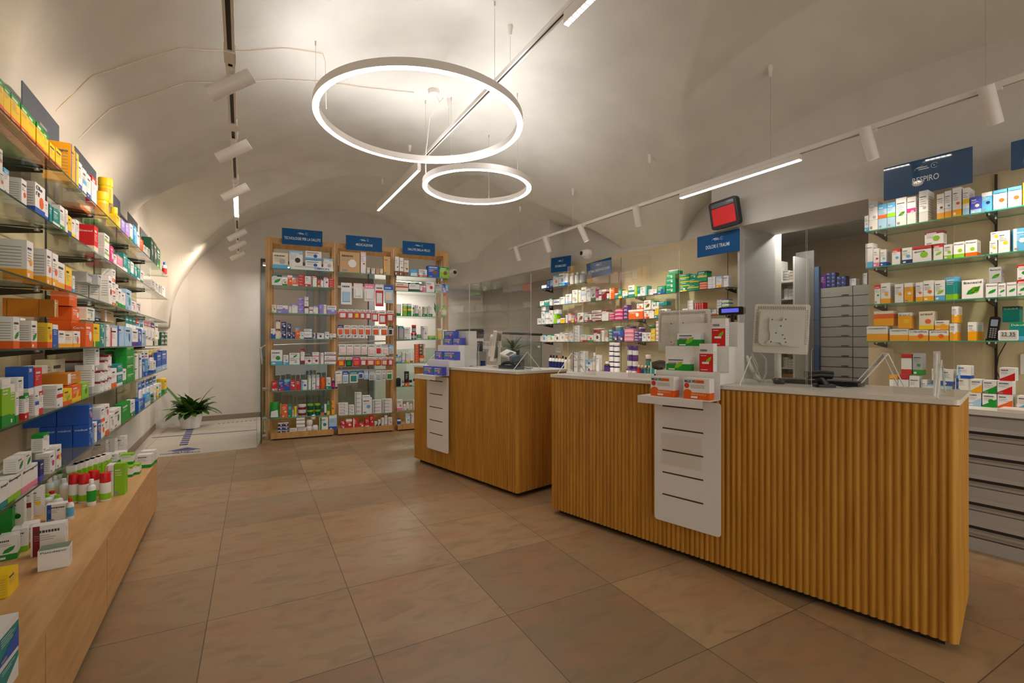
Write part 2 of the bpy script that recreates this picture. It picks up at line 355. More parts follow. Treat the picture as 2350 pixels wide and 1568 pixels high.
def drop(t, x, y, z0, cone=True):
    """suspension wire of lamp t from the point x,y,z0 up to the vault"""
    zc = ceil_z(x, y); L = t.location; c, s = cos(-t.rotation_euler.z), sin(-t.rotation_euler.z)
    lx, ly = (x - L.x) * c - (y - L.y) * s, (x - L.x) * s + (y - L.y) * c
    MB().tube([(lx, ly, z0 - L.z), (lx, ly, zc - L.z - .01)], .0016, steel, 5).build('wire', t)
    b = MB()
    if cone: b.lathe([(.006, zc - L.z - .085), (.012, zc - L.z - .08), (.022, zc - L.z - .01), (.022, zc - L.z + .02)], lampw, 12, lx, ly)
    else: b.lathe([(.006, zc - L.z - .035), (.006, zc - L.z + .01)], steel, 8, lx, ly)
    b.build('ceiling_mount', t)
for t, cx, cy, z, r in ((big, -.79, 4.14, 3.27, .86), (sml, -.385, 5.25, 3.07, .575)):
    for a in (200, 320, 80): drop(t, cx + r * cos(R(a)), cy + r * sin(R(a)), z, False)
# ceiling rose and power cables
rx, ry = -.80, 4.55 + .3; rz_ = ceil_z(rx, ry)
ro = empty('ceiling_rose', 'small white round junction box on the vault above the rings', 'ceiling rose', (rx, ry, rz_))
MB().lathe([(.05, -.045), (.055, -.04), (.055, .03)], lampw, 20).build('body', ro)
sx, sy = -.385 - .56, 5.25 - .05
MB().tube([(.02, .02, -.04), (.05, .04, -.10), (.09, .05, -.05), (sx - rx + .04, sy - ry, -.12), (sx - rx, sy - ry, 3.1 - rz_ + .3), (sx - rx, sy - ry, 3.085 - rz_)], .0035, lampw, 6).build('cable', ro)
def cable(px_list, label, endz=None):
    pts = []
    for px, py in px_list:
        k = (px - 1175) / F; m_ = (HZ - py) / F; Y = 1.0
        while Y < 12 and EYE + m_ * Y < ceil_z(k * Y, Y) - .012: Y += .01
        pts.append((k * Y, Y, EYE + m_ * Y))
    if endz: pts += endz(pts[-1])
    o = pts[0]; b = MB().tube([(p[0] - o[0], p[1] - o[1], p[2] - o[2]) for p in pts], .004, mat('cable_cream', (226, 208, 184), .5), 6).build('ceiling_cable', loc=o)
    tag(b, label, 'cable', 'power cables clipped to the vault')
    return b
cable([(128, 255), (170, 215), (212, 175), (260, 160), (330, 136), (413, 111), (470, 115), (560, 118), (652, 111), (720, 120), (741, 124)], 'upper thin cream cable clipped across the vault from the left wall',
      lambda p: [(p[0] + .02, p[1], p[2] - .06), (p[0] + .03, p[1], 3.30)])
cable([(180, 320), (215, 285), (254, 250), (340, 220), (428, 189), (530, 190), (638, 183), (740, 188), (828, 200), (900, 208), (950, 213)], 'lower thin cream cable clipped across the vault towards the ceiling rose')

def PZ(px, py, z): Y = F * (z - EYE) / (HZ - py); return Vector(((px - 1175) / F * Y, Y, z))
def track(p, q, label, name='light_track'):
    d = (q - p).normalized(); L = (q - p).length; ang = atan2(d.y, d.x)
    t = empty(name, label, 'light track', tuple(p), ang, 'lighting tracks')
    b = MB(); b.box(0, L, -.022, -.010, 0, .035, lampw); b.box(0, L, .010, .022, 0, .035, lampw); b.box(0, L, -.014, .014, .02, .035, lampw); b.build('rail', t)
    MB().box(0, L, -.0098, .0098, .0085, .0195, dsteel).build('conductor_slot', t)
    for x in (0, L): MB().box(x - .012, x + .012, -.023, .023, -.002, .038, lampw).build('end_cap', t)
    return t, p, d, ang, L
tl, lp, ld, la, LL = track(PZ(518, -90, 2.75), PZ(547.5, 592, 2.75), 'long white lighting track running away above the left shelves')
tm, mp_, md, ma, ML = track(PZ(1560, -240, 3.54), PZ(866, 473, 3.54), 'white lighting track crossing above the big ring pendant')
tr, rp_, rd_, ra, RL = track(PZ(2420, 160, 2.85), PZ(1170, 575, 2.85), 'white lighting track hung along the right side above the counters')
def on_track(p, d, px):    # point of the track line whose image column is px
    k = (px - 1175) / F; t = (k * p.y - p.x) / (d.x - k * d.y); return p + d * t
def on_track_y(p, d, py):
    m_ = (HZ - py) / F; Y = (p.z - EYE) / m_; return p + d * ((Y - p.y) / d.y)
for px in (1768, 1491, 1315, 1194): w = on_track(rp_, rd_, px); drop(tr, w.x, w.y, w.z + .035)
w = on_track(rp_, rd_, 2262); drop(tr, w.x, w.y, w.z + .035)
for px in (1171, 1030, 940, 878): w = on_track(mp_, md, px); drop(tm, w.x, w.y, w.z + .035)
for py in (40, 245, 395, 480, 560): w = on_track_y(lp, ld, py); drop(tl, w.x, w.y, w.z + .035)
for py in (118, 285, 410, 500):      # joint covers on the left track
    w = on_track_y(lp, ld, py); MB().box(0, .11, -.026, .026, -.006, .038, lampw).build('joint_cover', tl, loc=((w - lp).dot(ld), 0, 0))
def linear(track_t, p, d, w0, w1, label, hh=.05, louvre=False):
    L = (w1 - w0).length; t = empty('linear_light', label, 'lamp', (w0.x, w0.y, w0.z - hh), atan2(d.y, d.x), 'linear lights clipped to the tracks')
    MB().box(0, L, -.021, .021, 0.004, hh - .001, lampw).build('housing', t)
    if louvre:
        n = int(L / .045); b = MB()
        for k in range(n): b.box(k * L / n + .004, (k + 1) * L / n - .004, -.017, .017, -.001, .003, ledw)
        b.build('diffuser', t); b = MB()
        for k in range(n + 1): b.box(k * L / n - .003, k * L / n + .003, -.021, .021, -.003, .004, lampw)
        b.build('louvre', t)
    else: MB().box(.004, L - .004, -.017, .017, -.002, .003, led).build('diffuser', t)
linear(tr, rp_, rd_, on_track(rp_, rd_, 1838), on_track(rp_, rd_, 1562), 'bright linear light under the right track above the big counter')
linear(tm, mp_, md, on_track(mp_, md, 962), on_track(mp_, md, 868), 'louvred linear light at the far end of the middle track', .09, True)
linear(tm, mp_, md, on_track(mp_, md, 1500), on_track(mp_, md, 1299), 'louvred linear light at the top edge, near end of the middle track', .09, True)
linear(tl, lp, ld, on_track_y(lp, ld, 440), on_track_y(lp, ld, 492), 'bright linear light on the left track beyond the third spotlight', .03)
def spot(w, aim, label, energy, L=.24, r=.038, dropz=.10, color=(1, .90, .78), size=75, blend=.9):
    t = empty('track_spotlight', label, 'spotlight', (w.x, w.y, w.z - dropz), 0, 'cylinder spotlights on the tracks')
    MB().box(-.05, .05, -.014, .014, dropz - .014, dropz + .004, lampw).build('adapter', t, rz=la)
    MB().lathe([(.006, .0), (.006, dropz - .01)], lampw, 10).build('stem', t)
    a = (Vector(aim) - Vector((w.x, w.y, w.z - dropz))).normalized(); q = a.to_track_quat('Z', 'Y').to_matrix().to_4x4()
    hd = MB().lathe([(r * .6, -L * .5), (r * .97, -L * .5), (r, -L * .49), (r, L * .49), (r * .93, L * .5), (r * .90, L * .47), (r * .5, L * .40)], lampw, 24, mx=q).build('housing', t)
    MB().lathe([(0.001, L * .415), (r * .62, L * .415), (r * .62, L * .43), (.001, L * .43)], emit('spot_lens', (255, 236, 208), 6.0), 16, mx=q).build('lens', t)
    o = lamp_light('SPOT', tuple(a * (L * .52)), energy, t, color=color, spot_size=R(size), spot_blend=blend, shadow_soft_size=.03)
    o.rotation_euler = a.to_track_quat('-Z', 'Y').to_euler(); o.name = 'lamp_beam'
    return t
warm = (1, .80, .64)
for i, (py, nm) in enumerate(((165, 'nearest and largest'), (325, 'second nearest'), (424, 'third nearest'), (527, 'fourth, just past the linear light,'), (553, 'fifth and next to last'), (577, 'smallest, farthest'))):
    w = on_track_y(lp, ld, py); v = DX * w.x + DY * w.y
    spot(w, LW.w(v + .3, .3, 2.02), nm + ' cylinder spotlight on the left track', (15, 18, 24, 34, 18, 18)[i], dropz=.07, color=warm, size=140, blend=1.0)
for i, (px, nm, dv) in enumerate(((2274, 'nearest', .2), (1994, 'second nearest', .2), (1462, 'third, past the linear light,', -.3), (1338, 'fourth', .3), (1255, 'fifth', 0), (1187, 'last and farthest', 0))):
    w = on_track(rp_, rd_, px); a = -( -.559 * w.x + .829 * w.y) + dv
    spot(w, RW.w(a, .2 if i > 1 else -.1, 1.2), nm + ' cylinder spotlight on the right track', 28 if i != 1 else 13, color=(1, .86, .70), dropz=.09)
# ------------------------------------------------------------------ furniture
oak = mat('light_oak', (214, 168, 112), .5, nscale=3.2, stretch=(1.2, 9, 9), c2=(196, 148, 94))
oakv = mat('slat_oak', (204, 146, 48), .5, nscale=3.0, stretch=(8, 8, .6), c2=(178, 120, 32))
oaku = mat('honey_oak', (208, 158, 92), .5, nscale=3.0, stretch=(8, 8, .8), c2=(188, 136, 74))
stone = mat('white_stone_top', (232, 226, 214), .28, noise=.04, nscale=6)
dark = mat('dark_plinth', (38, 30, 24), .7)
# low oak bench under the left shelving: four cupboards
bl_edges = [LW.along(x, -.215) for x in (-900, 105, 246, 318, 361)]
bt_ = empty('display_bench', 'long low light oak display bench with cupboard fronts along left wall', 'bench', LW.w(bl_edges[0], -.215, 0), LW.a)
L = bl_edges[-1] - bl_edges[0]
MB().box(0, L - .018, .0025, .52, .05, .3845, mat('carcass_gap_shade', (84, 58, 32), .7)).build('carcass', bt_)  # carcass coloured dark so the gaps between doors look shaded
MB().box(L - .018, L, .0185, .52, .05, .3845, oak).build('end_panel', bt_)
for i in range(3):
    e0 = bl_edges[0] if i == 0 else bl_edges[i]
MB().box(0, L, -.002, .522, .385, .402, oak).build('top', bt_)
MB().box(0.05, L - .05, .08, .5, 0, .05, dark).build('plinth', bt_)
for i in range(4):
    x0, x1 = bl_edges[i] - bl_edges[0] + .005, bl_edges[i + 1] - bl_edges[0] - .005
    MB().box(x0, x1, 0, .0022, .048, .383, oak).build('door', bt_)

def shelf(fr, a0, a1, b0, b1, z, th, label, group, bright=False, wedge=None):
    """glass shelf with green edges; z is the height of its top"""
    t = MB(); L = a1 - a0; d = b1 - b0; e = .003; E_ = grn_edge2 if bright else grn_edge
    t.add([(0, 0, -th), (L, 0, -th), (L, d, -th), (0, d, -th), (0, 0, 0), (L, 0, 0), (L, d, 0), (0, d, 0)], [(0, 3, 2, 1), (4, 5, 6, 7)], shelf_glass)
    t.add([(0, 0, -th), (L, 0, -th), (L, d, -th), (0, d, -th), (0, 0, 0), (L, 0, 0), (L, d, 0), (0, d, 0)], [(0, 1, 5, 4), (1, 2, 6, 5), (2, 3, 7, 6), (3, 0, 4, 7)], E_)
    return tag(t.build('glass_shelf', loc=fr.w(a0, b0, z), rz=fr.a), label, 'shelf', group)
def bracket(fr, a, z, depth, label, group, wallb):
    t = empty('shelf_bracket', label, 'bracket', fr.w(a, wallb, z), fr.a, group)
    b = MB(); b.add([(-.004, 0, -.008), (-.004, -depth, -.012), (-.004, -depth, -.026), (-.004, 0, -.055), (.004, 0, -.008), (.004, -depth, -.012), (.004, -depth, -.026), (.004, 0, -.055)],
        [(0, 1, 2, 3), (7, 6, 5, 4), (0, 4, 5, 1), (1, 5, 6, 2), (2, 6, 7, 3), (3, 7, 4, 0)], dsteel); b.build('arm', t)
    for y in (-.05, -depth + .02):
        MB().lathe([(.010, -.022), (.013, -.018), (.013, -.009)], steel, 12, 0, y).build('clamp', t)
    return t
ORD = ['first', 'second', 'third', 'fourth', 'fifth', 'sixth', 'seventh', 'eighth', 'ninth', 'tenth', 'eleventh', 'twelfth', '13th', '14th', '15th', '16th', '17th', '18th', '19th', '20th',
       '21st', '22nd', '23rd', '24th', '25th', '26th', '27th', '28th', '29th', '30th', '31st', '32nd', '33rd', '34th', '35th', '36th', '37th', '38th', '39th', '40th']
SHN = ['top', 'second', 'third', 'fourth', 'fifth', 'sixth', 'seventh', 'eighth']
NUM = ['no', 'one', 'two', 'three', 'four', 'five', 'six', 'seven', 'eight', 'nine', 'ten', 'eleven', 'twelve']
# left wall glass shelves
LZ = [2.154, 1.863, 1.571, 1.280, .987, .690]
Lj = [-.9, LW.along(143), LW.along(246), LW.along(318), LW.along(352), 7.38]
for k, z in enumerate(LZ):
    for i in range(5):
        shelf(LW, Lj[i] + .002, Lj[i + 1] - .002, 0, .30, z, .008,
              '%s panel of the %s glass shelf from top on left wall' % (['nearest', 'second', 'third', 'fourth', 'farthest'][i], SHN[k] if k else 'first'), 'glass shelves on the left wall')
    for i in range(1, 5):
        bracket(LW, Lj[i], z, .24, 'dark bracket under the %s left wall shelf at its %s joint' % (SHN[k], ORD[i - 1]), 'brackets of the left wall shelves', .31)
for i in range(1, 5):
    tag(MB().box(-.015, .015, 0, .012, 0, 1.85, dsteel).build('wall_rail', loc=LW.w(Lj[i], .298, .45), rz=LW.a), 'dark vertical bracket rail at the %s shelf joint of the left wall' % ORD[i - 1], 'rail', 'vertical rails behind the left shelves')
struct(MB().box(0, 8.2, 0, .006, 0, 1.72, mat('shelf_back_panel', (206, 184, 150), .6, noise=.03)).build('trim_5', loc=LW.w(-.9, .301, .42), rz=LW.a))

# tall free-standing unit of three bays
UP = [UN.along(x) for x in (617, 768.5, 903.5, 1023)]
UH = 2.765
un = empty('shelving_unit', 'tall open oak shelving unit of three bays in front of the glazed partition', 'shelving unit', UN.w(0, 0, 0), UN.a)
for i, a in enumerate(UP):
    ofs = [(-.030, .008)] if 0 else [(-.042, -.004), (.004, .042)]
    for x0, x1 in ofs:
        MB().box(a + x0, a + x1, 0, .035, 0, UH, oaku).build('front_post', un)
        MB().box(a + x0, a + x1, .42, .455, 0, UH, oaku).build('back_post', un)
    MB().box(a - .003, a + .003, .004, .03, .1, UH - .02, mat('slotted_steel', (214, 210, 200), .4, .4)).build('slotted_rail', un)
    MB().box(a - .038, a + .038, .035, .42, UH - .09, UH - .045, oaku).build('side_rail', un)
for i in range(3):
    MB().box(UP[i] + .042, UP[i + 1] - .042, 0.003, .032, UH - .075, UH - .005, oaku).build('top_rail', un)
    MB().box(UP[i] + .042, UP[i + 1] - .042, .423, .452, UH - .075, UH - .005, oaku).build('top_rail', un)
    MB().box(UP[i] + .042, UP[i + 1] - .042, .423, .452, .15, .20, oaku).build('bottom_rail', un)
UY = [617.5, 656, 718.5, 777.5, 837, 896.5, 957.5]        # image rows of the shelf tops at the left post
UZ = [EYE - (y - HZ) * UN.depth(0.05) / F for y in UY]
BAYN = ['left', 'middle', 'right']; UB = -.13
def ushelf(i, k, z):
    o = shelf(UN, UP[i] + .012, UP[i + 1] - .012, UB, .36, z, .010, 'glass shelf, %s of the %s bay of the tall oak unit' % (SHN[k] if i != 1 else ('topmost' if k == 0 else 'lowest'), BAYN[i]), 'glass shelves of the tall oak unit', True)
    o.parent = un; o.matrix_parent_inverse = Matrix.Identity(4); o.location = (UP[i] + .012, UB, z); o.rotation_euler = (0, 0, 0)
    for k_ in ('label', 'category', 'group'): del o[k_]
for k in range(7): ushelf(0, k, UZ[k]); ushelf(2, k, UZ[k] - (.0 if k else 0))
ushelf(1, 0, UZ[0]); ushelf(1, 6, UZ[6] - .02)
for i in range(3):
    a0, a1 = UP[i] + .03, UP[i + 1] - .03
    t = empty('base_tray', 'low oak tray on the floor under the %s bay of the tall unit' % BAYN[i], 'tray', UN.w(a0, -.18, 0), UN.a, 'oak floor trays of the tall unit')
    L = a1 - a0; MB().box(0, L, 0, .5, .018, .075, oaku).build('platform', t); MB().box(0, L, 0, .015, .075, .098, oaku).build('front_lip', t)
    MB().box(.03, L - .03, .03, .47, 0, .018, dark).build('plinth', t); MB().box(0, L, .485, .5, .075, .20, oaku).build('back_board', t)
UTZ = .0755

# right wall shelves
RZ = [2.196, 1.904, 1.612, 1.320]
aR = [RW.along(1986, -.306), RW.along(2262, -.306), 3.9]
aR[2] = aR[1] + (aR[1] - aR[0]) * 1.05
for k, z in enumerate(RZ):
    for i in range(2):
        shelf(RW, aR[i] + .002, aR[i + 1] - .002, -.306, -.022, z, .008, 'bright-edged glass shelf, %s from top, %s part of the right wall' % (SHN[k] if k else 'first', ['left', 'right edge'][i]), 'glass shelves on the right wall', True)
        bracket(RW, aR[i] + .05 if i == 0 else aR[1], z, .25, 'dark bracket under the %s right wall shelf, %s' % (SHN[k], ['left end', 'at the joint'][i]), 'brackets of the right wall shelves', -.022)
tag(MB().box(-.006, .006, 0, .02, 0, 1.6, dsteel).build('wall_rail', loc=RW.w(aR[1], -.04, .9), rz=RW.a), 'dark vertical rail at the joint of the right wall shelves', 'rail')
CZ = [2.205, 1.915, 1.62, 1.33]
aC = [RW.along(1234, .03), RW.along(1341, .03), RW.along(1672, .03), RW.along(1455, .03)]
for k, z in enumerate(CZ):
    shelf(RW, aC[0], aC[1] if k == 0 else aC[3] - .002, 0.03, .262, z, .008, 'glass shelf, %s from top, %s on the middle wall' % (SHN[k] if k else 'short first one', 'left part'), 'glass shelves on the middle wall')
    if k: shelf(RW, aC[3] + .002, aC[2], 0.03, .262, z, .008, 'glass shelf, %s from top, right part on the middle wall' % SHN[k], 'glass shelves on the middle wall')
    for j, a in enumerate((aC[0] + .12, aC[3], aC[2] - .05) if k else (aC[0] + .12,)):
        bracket(RW, a, z, .20, 'dark bracket under the %s middle wall shelf, %s' % (SHN[k], ['left', 'middle', 'right'][j]), 'brackets of the middle wall shelves', .262)

# drawer cabinets and worktop along the right wall
lam = mat('grey_laminate', (176, 170, 160), .45); lamh = mat('silver_handle', (196, 192, 184), .35, .5)
aK = RW.along(2150, -.69)
kb = empty('drawer_cabinet', 'low grey drawer cabinet with long recessed handles by the right wall', 'cabinet', RW.w(aK - .4, -.69, 0), RW.a)
MB().box(0, 2.2, .02, .66, .085, .855, lam).build('body', kb); MB().box(0, 2.2, .015, .6, 0.0, .078, lam).build('plinth', kb)
dz = .148
for c_ in range(2):
    for k in range(5):
        z1 = .845 - k * dz; z0 = z1 - dz + .006; x0, x1 = c_ * 1.1 + .004, c_ * 1.1 + 1.096
        d = MB().box(x0, x1, 0, .02, z0, z1, lam).build('drawer', kb)
        h = MB(); h.add([(x0 + .03, -.001, z0 + .075), (x1 - .03, -.001, z0 + .075), (x1, -.012, z0 + .045), (x0, -.012, z0 + .045), (x1, -.012, z0 + .028), (x0, -.012, z0 + .028), (x1, 0, z0 + .018), (x0, 0, z0 + .018)],
              [(0, 3, 2, 1), (3, 5, 4, 2), (5, 7, 6, 4)], lamh); h.box(x0 + .05, x1 - .05, -.013, -.011, z0 + .032, z0 + .050, dark); h.build('handle', d)
wt = MB().box(0, 2.9, 0, .70, 0, .033, stone).build('worktop', loc=RW.w(aK - .42, -.705, .857), rz=RW.a); tag(wt, 'pale stone worktop on the grey drawer cabinet by the right wall', 'worktop')
aM0, aM1 = RW.along(1250, -.1), aO0 - .03
mc = empty('wall_cabinet', 'low cabinet under the middle wall shelves, behind the counters', 'cabinet', RW.w(aM0, -.32, 0), RW.a)
MB().box(0, aM1 - aM0, .02, .57, .06, .85, lam).build('body', mc); MB().box(0, aM1 - aM0, 0, .57, .85, .888, stone).build('top', mc); MB().box(.02, aM1 - aM0 - .02, .05, .55, 0, .06, dark).build('plinth', mc)
WTZ = .8905

# ------------------------------------------------------------------ service counters
def flutes(L, pitch, amp, n=5):
    pts = []; N = max(1, round(L / pitch)); p = L / N
    for i in range(N):
        for k in range(n + 1):
            t = k / n; g = .08
            pts.append((i * p + (g + (1 - 2 * g) * t) * p, -amp * (sin(pi * t) ** .55)))
    return pts
def counter(fr, L, D, H, label, z0=.04, th=.028):
    t = empty('service_counter', label, 'counter', fr.w(0, 0, 0), fr.a, 'slatted service counters')
    b = MB(); am = .008
    out = [(x, y) for x, y in flutes(L, .030, am)]
    out += [(L - y, x) for x, y in flutes(D, .030, am)]
    out += [(L, D), (0, D)]
    out += [(y, D - x) for x, y in flutes(D, .030, am)]
    N = len(out); vs = [(x, y, z0) for x, y in out] + [(x, y, H) for x, y in out]
    b.add(vs, [(i, (i + 1) % N, N + (i + 1) % N, N + i) for i in range(N)], oakv)
    b.quad([(0, 0, z0 + .001), (0, D, z0 + .001), (L, D, z0 + .001), (L, 0, z0 + .001)], oakv)
    b.build('slatted_front', t)
    MB().box(.04, L - .04, .05, D - .04, 0, z0, dark).build('plinth', t)
    w = MB(); w.rbox(-.012, L + .012, -.014, D + .012, H + .006, H + th, stone, .02, axis='z'); w.build('worktop', t)
    MB().box(.0, L, -.004, D, H, H + .006, mat('shadow_gap', (150, 130, 110), .6)).build('shadow_gap_strip', t)  # solid layer; its colour stands in for shade below the stone
    return t
CH = 1.037; CT = CH + .0285
LB = hypot(1.860 - .305, 1.978 - 3.636); LS = hypot(.0436 + 1.081, 3.973 - 5.237)
cb = counter(BC, LB, .60, CH, 'large slatted oak counter with white top, nearest on the right')
cs = counter(SCN, LS, .62, CH, 'smaller slatted oak counter with white top, behind the large one')

def acrylic(fr, a0, a1, b, z0, z1, slot, label, feet):
    """sheet with a pass-through slot (s0, s1, height) cut in its lower edge, bright polished edges"""
    t = empty('acrylic_screen', label, 'screen', fr.w(a0, b, z0), fr.a, 'clear acrylic screens on the counters'); L = a1 - a0; H = z1 - z0; th = .005
    out = [(0, 0)]
    if slot: s0, s1, h = slot; out += [(s0, 0), (s0, h - .02), (s0 + .006, h - .006), (s0 + .02, h), (s1 - .02, h), (s1 - .006, h - .006), (s1, h - .02), (s1, 0)]
    out += [(L, 0), (L, H), (0, H)]
    N = len(out); vs = [(x, 0, z) for x, z in out] + [(x, th, z) for x, z in out]; s = MB()
    if slot:
        def pnl(x0, x1, q0, q1):
            for y, f in ((0, (0, 1, 2, 3)), (th, (3, 2, 1, 0))): s.add([(x0, y, q0), (x1, y, q0), (x1, y, q1), (x0, y, q1)], [f], plexi)
        pnl(0, s0, 0, h); pnl(s1, L, 0, h); pnl(0, L, h, H)
    else: s.add(vs, [tuple(range(N)), tuple(range(N, 2 * N))[::-1]], plexi)
    s.build('sheet', t); e = MB()
    e.add(vs, [(i, N + i, N + (i + 1) % N, (i + 1) % N) for i in range(N)], plexi_edge); e.build('polished_edge', t)
    for x in feet:
        f = MB(); f.tube([(x, -.17, .003), (x, -.002, .16), (x, .007, .16), (x, .17, .003)], .003, plexi_edge, 6); f.build('foot', t)
    return t
acrylic(BC, .035, .963, .15, CT, 1.905, (.27, .55, .215), 'clear acrylic screen at the left end of the large counter', (.04,))
acrylic(BC, 1.363, 1.678, .15, CT, 1.905, None, 'narrow clear acrylic screen beside the white display steps, large counter', (.04,))
acrylic(BC, 1.684, 2.255, .15, CT, 1.905, (.02, .36, .215), 'clear acrylic screen at the right end of the large counter', (.53,))
acrylic(SCN, .20, .812, .15, CT, 1.90, None, 'clear acrylic screen at the left of the small counter', (.05,))
acrylic(SCN, .816, 1.70, .15, CT, 1.90, (.15, .45, .215), 'clear acrylic screen at the right of the small counter', (.84,))

# white metal display steps hung on the counter fronts
def steps(fr, a0, a1, label, sx=1.0):
    t = empty('display_steps', label, 'display stand', fr.w(a0, 0, 0), fr.a, 'white display stands on the counters'); W = a1 - a0
    p = MB(); z0, z1 = .214, .965; p.rbox(0, W, -.052, -.048, z0, z1, white, .018); p.build('hanging_panel', t)
    for k in range(5): z = z1 - .045 - k * .135; MB().box(.055, W - .10, -.0535, -.0525, z - .004, z + .004, mat('slot_dark', (70, 44, 16), .8)).build('slot', t)
    lv = [.985, 1.135, 1.285, 1.43]; bs = [-.17, -.035, .085, .205]; W2 = .40 * sx
    b = MB()
    for k in range(3):
        y0, y1 = bs[k], bs[k + 1]; za = lv[k]
        b.box(-.045 if k == 0 else 0, W2, y0, y1, za - .003, za, white)
        b.box(0 if k == 0 else 0, W2, y1 - .003, y1, za, lv[k + 1], white)
    b.box(0, W2, bs[3], bs[3] + .10, lv[3] - .003, lv[3], white)
    b.box(-.045, W2 - .04, bs[0] - .003, bs[0], .942, .985, white)
    b.build('stepped_plate', t)
    s = MB()
    for x in (0, W2 - .003):
        pl = [(bs[1], CT), (bs[1], lv[1]), (bs[2], lv[1]), (bs[2], lv[2]), (bs[3], lv[2]), (bs[3], lv[3]), (bs[3] + .1, lv[3]), (bs[3] + .1, CT)]
        n = len(pl); s.add([(x, y, z) for y, z in pl] + [(x + .003, y, z) for y, z in pl], [tuple(range(n)), tuple(range(n, 2 * n))[::-1]] + [(i, n + i, n + (i + 1) % n, (i + 1) % n) for i in range(n)], white)
    s.build('side_cheek', t); return t, lv, bs
st1 = steps(BC, .905, 1.315, 'white metal display steps with slotted panel on the large counter')
sa0 = SCN.along(980, -.05); sa1 = SCN.along(1029, -.05)
st2 = steps(SCN, sa0, sa1, 'white metal display steps with slotted panel on the small counter', (sa1 - sa0) / .41)
tag(MB().rbox(0, .25, -.003, 0, 0, .19, glass('clear_film', (253, 253, 252), .3), .004).build('leaflet_holder', loc=BC.w(.955, -.056, .565), rz=BC.a), 'clear acrylic plate fixed on the white slotted panel, large counter', 'plate')
# ------------------------------------------------------------------ goods: builders
REC = []
KW = {'': ('medicine_box', 'box', 'box'), 'B': ('bottle', 'bottle', 'bottle'), 'J': ('jar', 'jar', 'jar'), 'T': ('tube', 'tube', 'tube'), 'P': ('hanging_packet', 'packet', 'packet'),
      'R': ('gauze_roll', 'roll', 'gauze roll'), 'G': ('gauze_pad', 'bundle', 'gauze pad'), 'U': ('pouch', 'pouch', 'bag'), 'S': ('spray_can', 'spray can', 'spray can')}
def carton(W, H, D, st, rnd, plain=False):
    """printed carton, front at y=0, lower-left-front corner at the origin"""
    b = MB(); base = P(st[0]); zb = zt = None; e = .0005
    cb_ = [t for t in st[1:] if t[0] in 'bc']; ct_ = [t for t in st[1:] if t[0] == 't']
    z0 = 0; z1 = H
    if cb_: z0 = H * (.24 if cb_[0][0] == 'b' else .50)
    if ct_: z1 = H * .80
    def ring_(a, c, m, cap0, cap1):
        vs = [(0, 0, a), (W, 0, a), (W, D, a), (0, D, a), (0, 0, c), (W, 0, c), (W, D, c), (0, D, c)]
        fs = [(0, 1, 5, 4), (1, 2, 6, 5), (2, 3, 7, 6), (3, 0, 4, 7)]
        if cap0: fs.append((0, 3, 2, 1))
        if cap1: fs.append((4, 5, 6, 7))
        b.add(vs, fs, m)
    if cb_: ring_(0, z0, P(cb_[0][1:]), True, False)
    ring_(z0, z1, base, not cb_, not ct_)
    if ct_: ring_(z1, H, P(ct_[0][1:]), False, True)
    def fq(x0, x1, a, c, m, y=-e): b.quad([(x0, y, a), (x1, y, a), (x1, y, c), (x0, y, c)], m)
    light = st[0] in ('wh', 'cr', 'gy', 'pb', 'pp', 'ye', 'be', 'am', 'cl')
    for t in st[1:]:
        k, c = t[0], t[1:]
        if k == 'm': fq(0, W, H * .42, H * .58, P(c))
        elif k == 'v': fq(W * .06, W * .26, 0, H, P(c))
        elif k == 'w': b.quad([(0, -e, 0), (W, -e, 0), (W, -e, H * .62), (W * .55, -e, H * .38), (0, -e, H * .12)], P(c))
        elif k == 'd':
            r = min(W, H) * .21; cx, cz = W * .62, H * .45
            b.add([(cx + r * cos(2 * pi * i / 12), -2 * e, cz + r * sin(2 * pi * i / 12)) for i in range(12)], [tuple(range(12))], P(c))
        elif k == 'a':      # leaf or swoosh
            cx, cz, r = W * .55, H * .42, min(W, H) * .34
            b.add([(cx - r, -2 * e, cz - r * .7), (cx - r * .1, -2 * e, cz - r * .62), (cx + r * .7, -2 * e, cz - r * .1), (cx + r, -2 * e, cz + r * .8), (cx + r * .1, -2 * e, cz + r * .55), (cx - r * .7, -2 * e, cz + r * .05)], [tuple(range(6))], P(c))
    ink = inkd if light else inkw; ink2 = inkg if light else inkw
    # name and small print
    if W > .018 and H > .015 and not plain:
        zz = H * (.80 if not ct_ else .86); hh = min(H * .085, W * .13); x = W * .1; xe = W * rnd.uniform(.5, .86)
        while x < xe:
            w = min(max(W * .045, hh * rnd.uniform(.45, .85)), xe - x); fq(x, x + w, zz - hh / 2, zz + hh / 2, ink if not ct_ else inkw, -1.6 * e); x += w + max(W * .012, hh * .2)
        if H > .03:
            for q in range(rnd.choice((2, 3, 4))):
                z = zz - hh - H * (.06 + .07 * q)
                if z > H * .1: fq(W * .1, W * rnd.uniform(.45, .85), z, z + H * .018, ink2, -1.6 * e)
            if rnd.random() < .5: fq(W * .1, W * .38, H * .05, H * .14, inkw if cb_ else inkg, -1.6 * e)
    # small print on both flanks
    if D > .03 and H > .03 and light:
        n = max(3, min(9, int(H / .011)))
        for xx, sg in ((-e, 1), (W + e, -1)):
            for q in range(n):
                z = H * (.14 + .74 * q / n); y1 = D * rnd.uniform(.6, .9)
                if cb_ and z < z0: continue
                vs = [(xx, D * .1, z), (xx, y1, z), (xx, y1, z + H * .018), (xx, D * .1, z + H * .018)]
                b.quad(vs[::-1] if sg > 0 else vs, inkg)
    return b
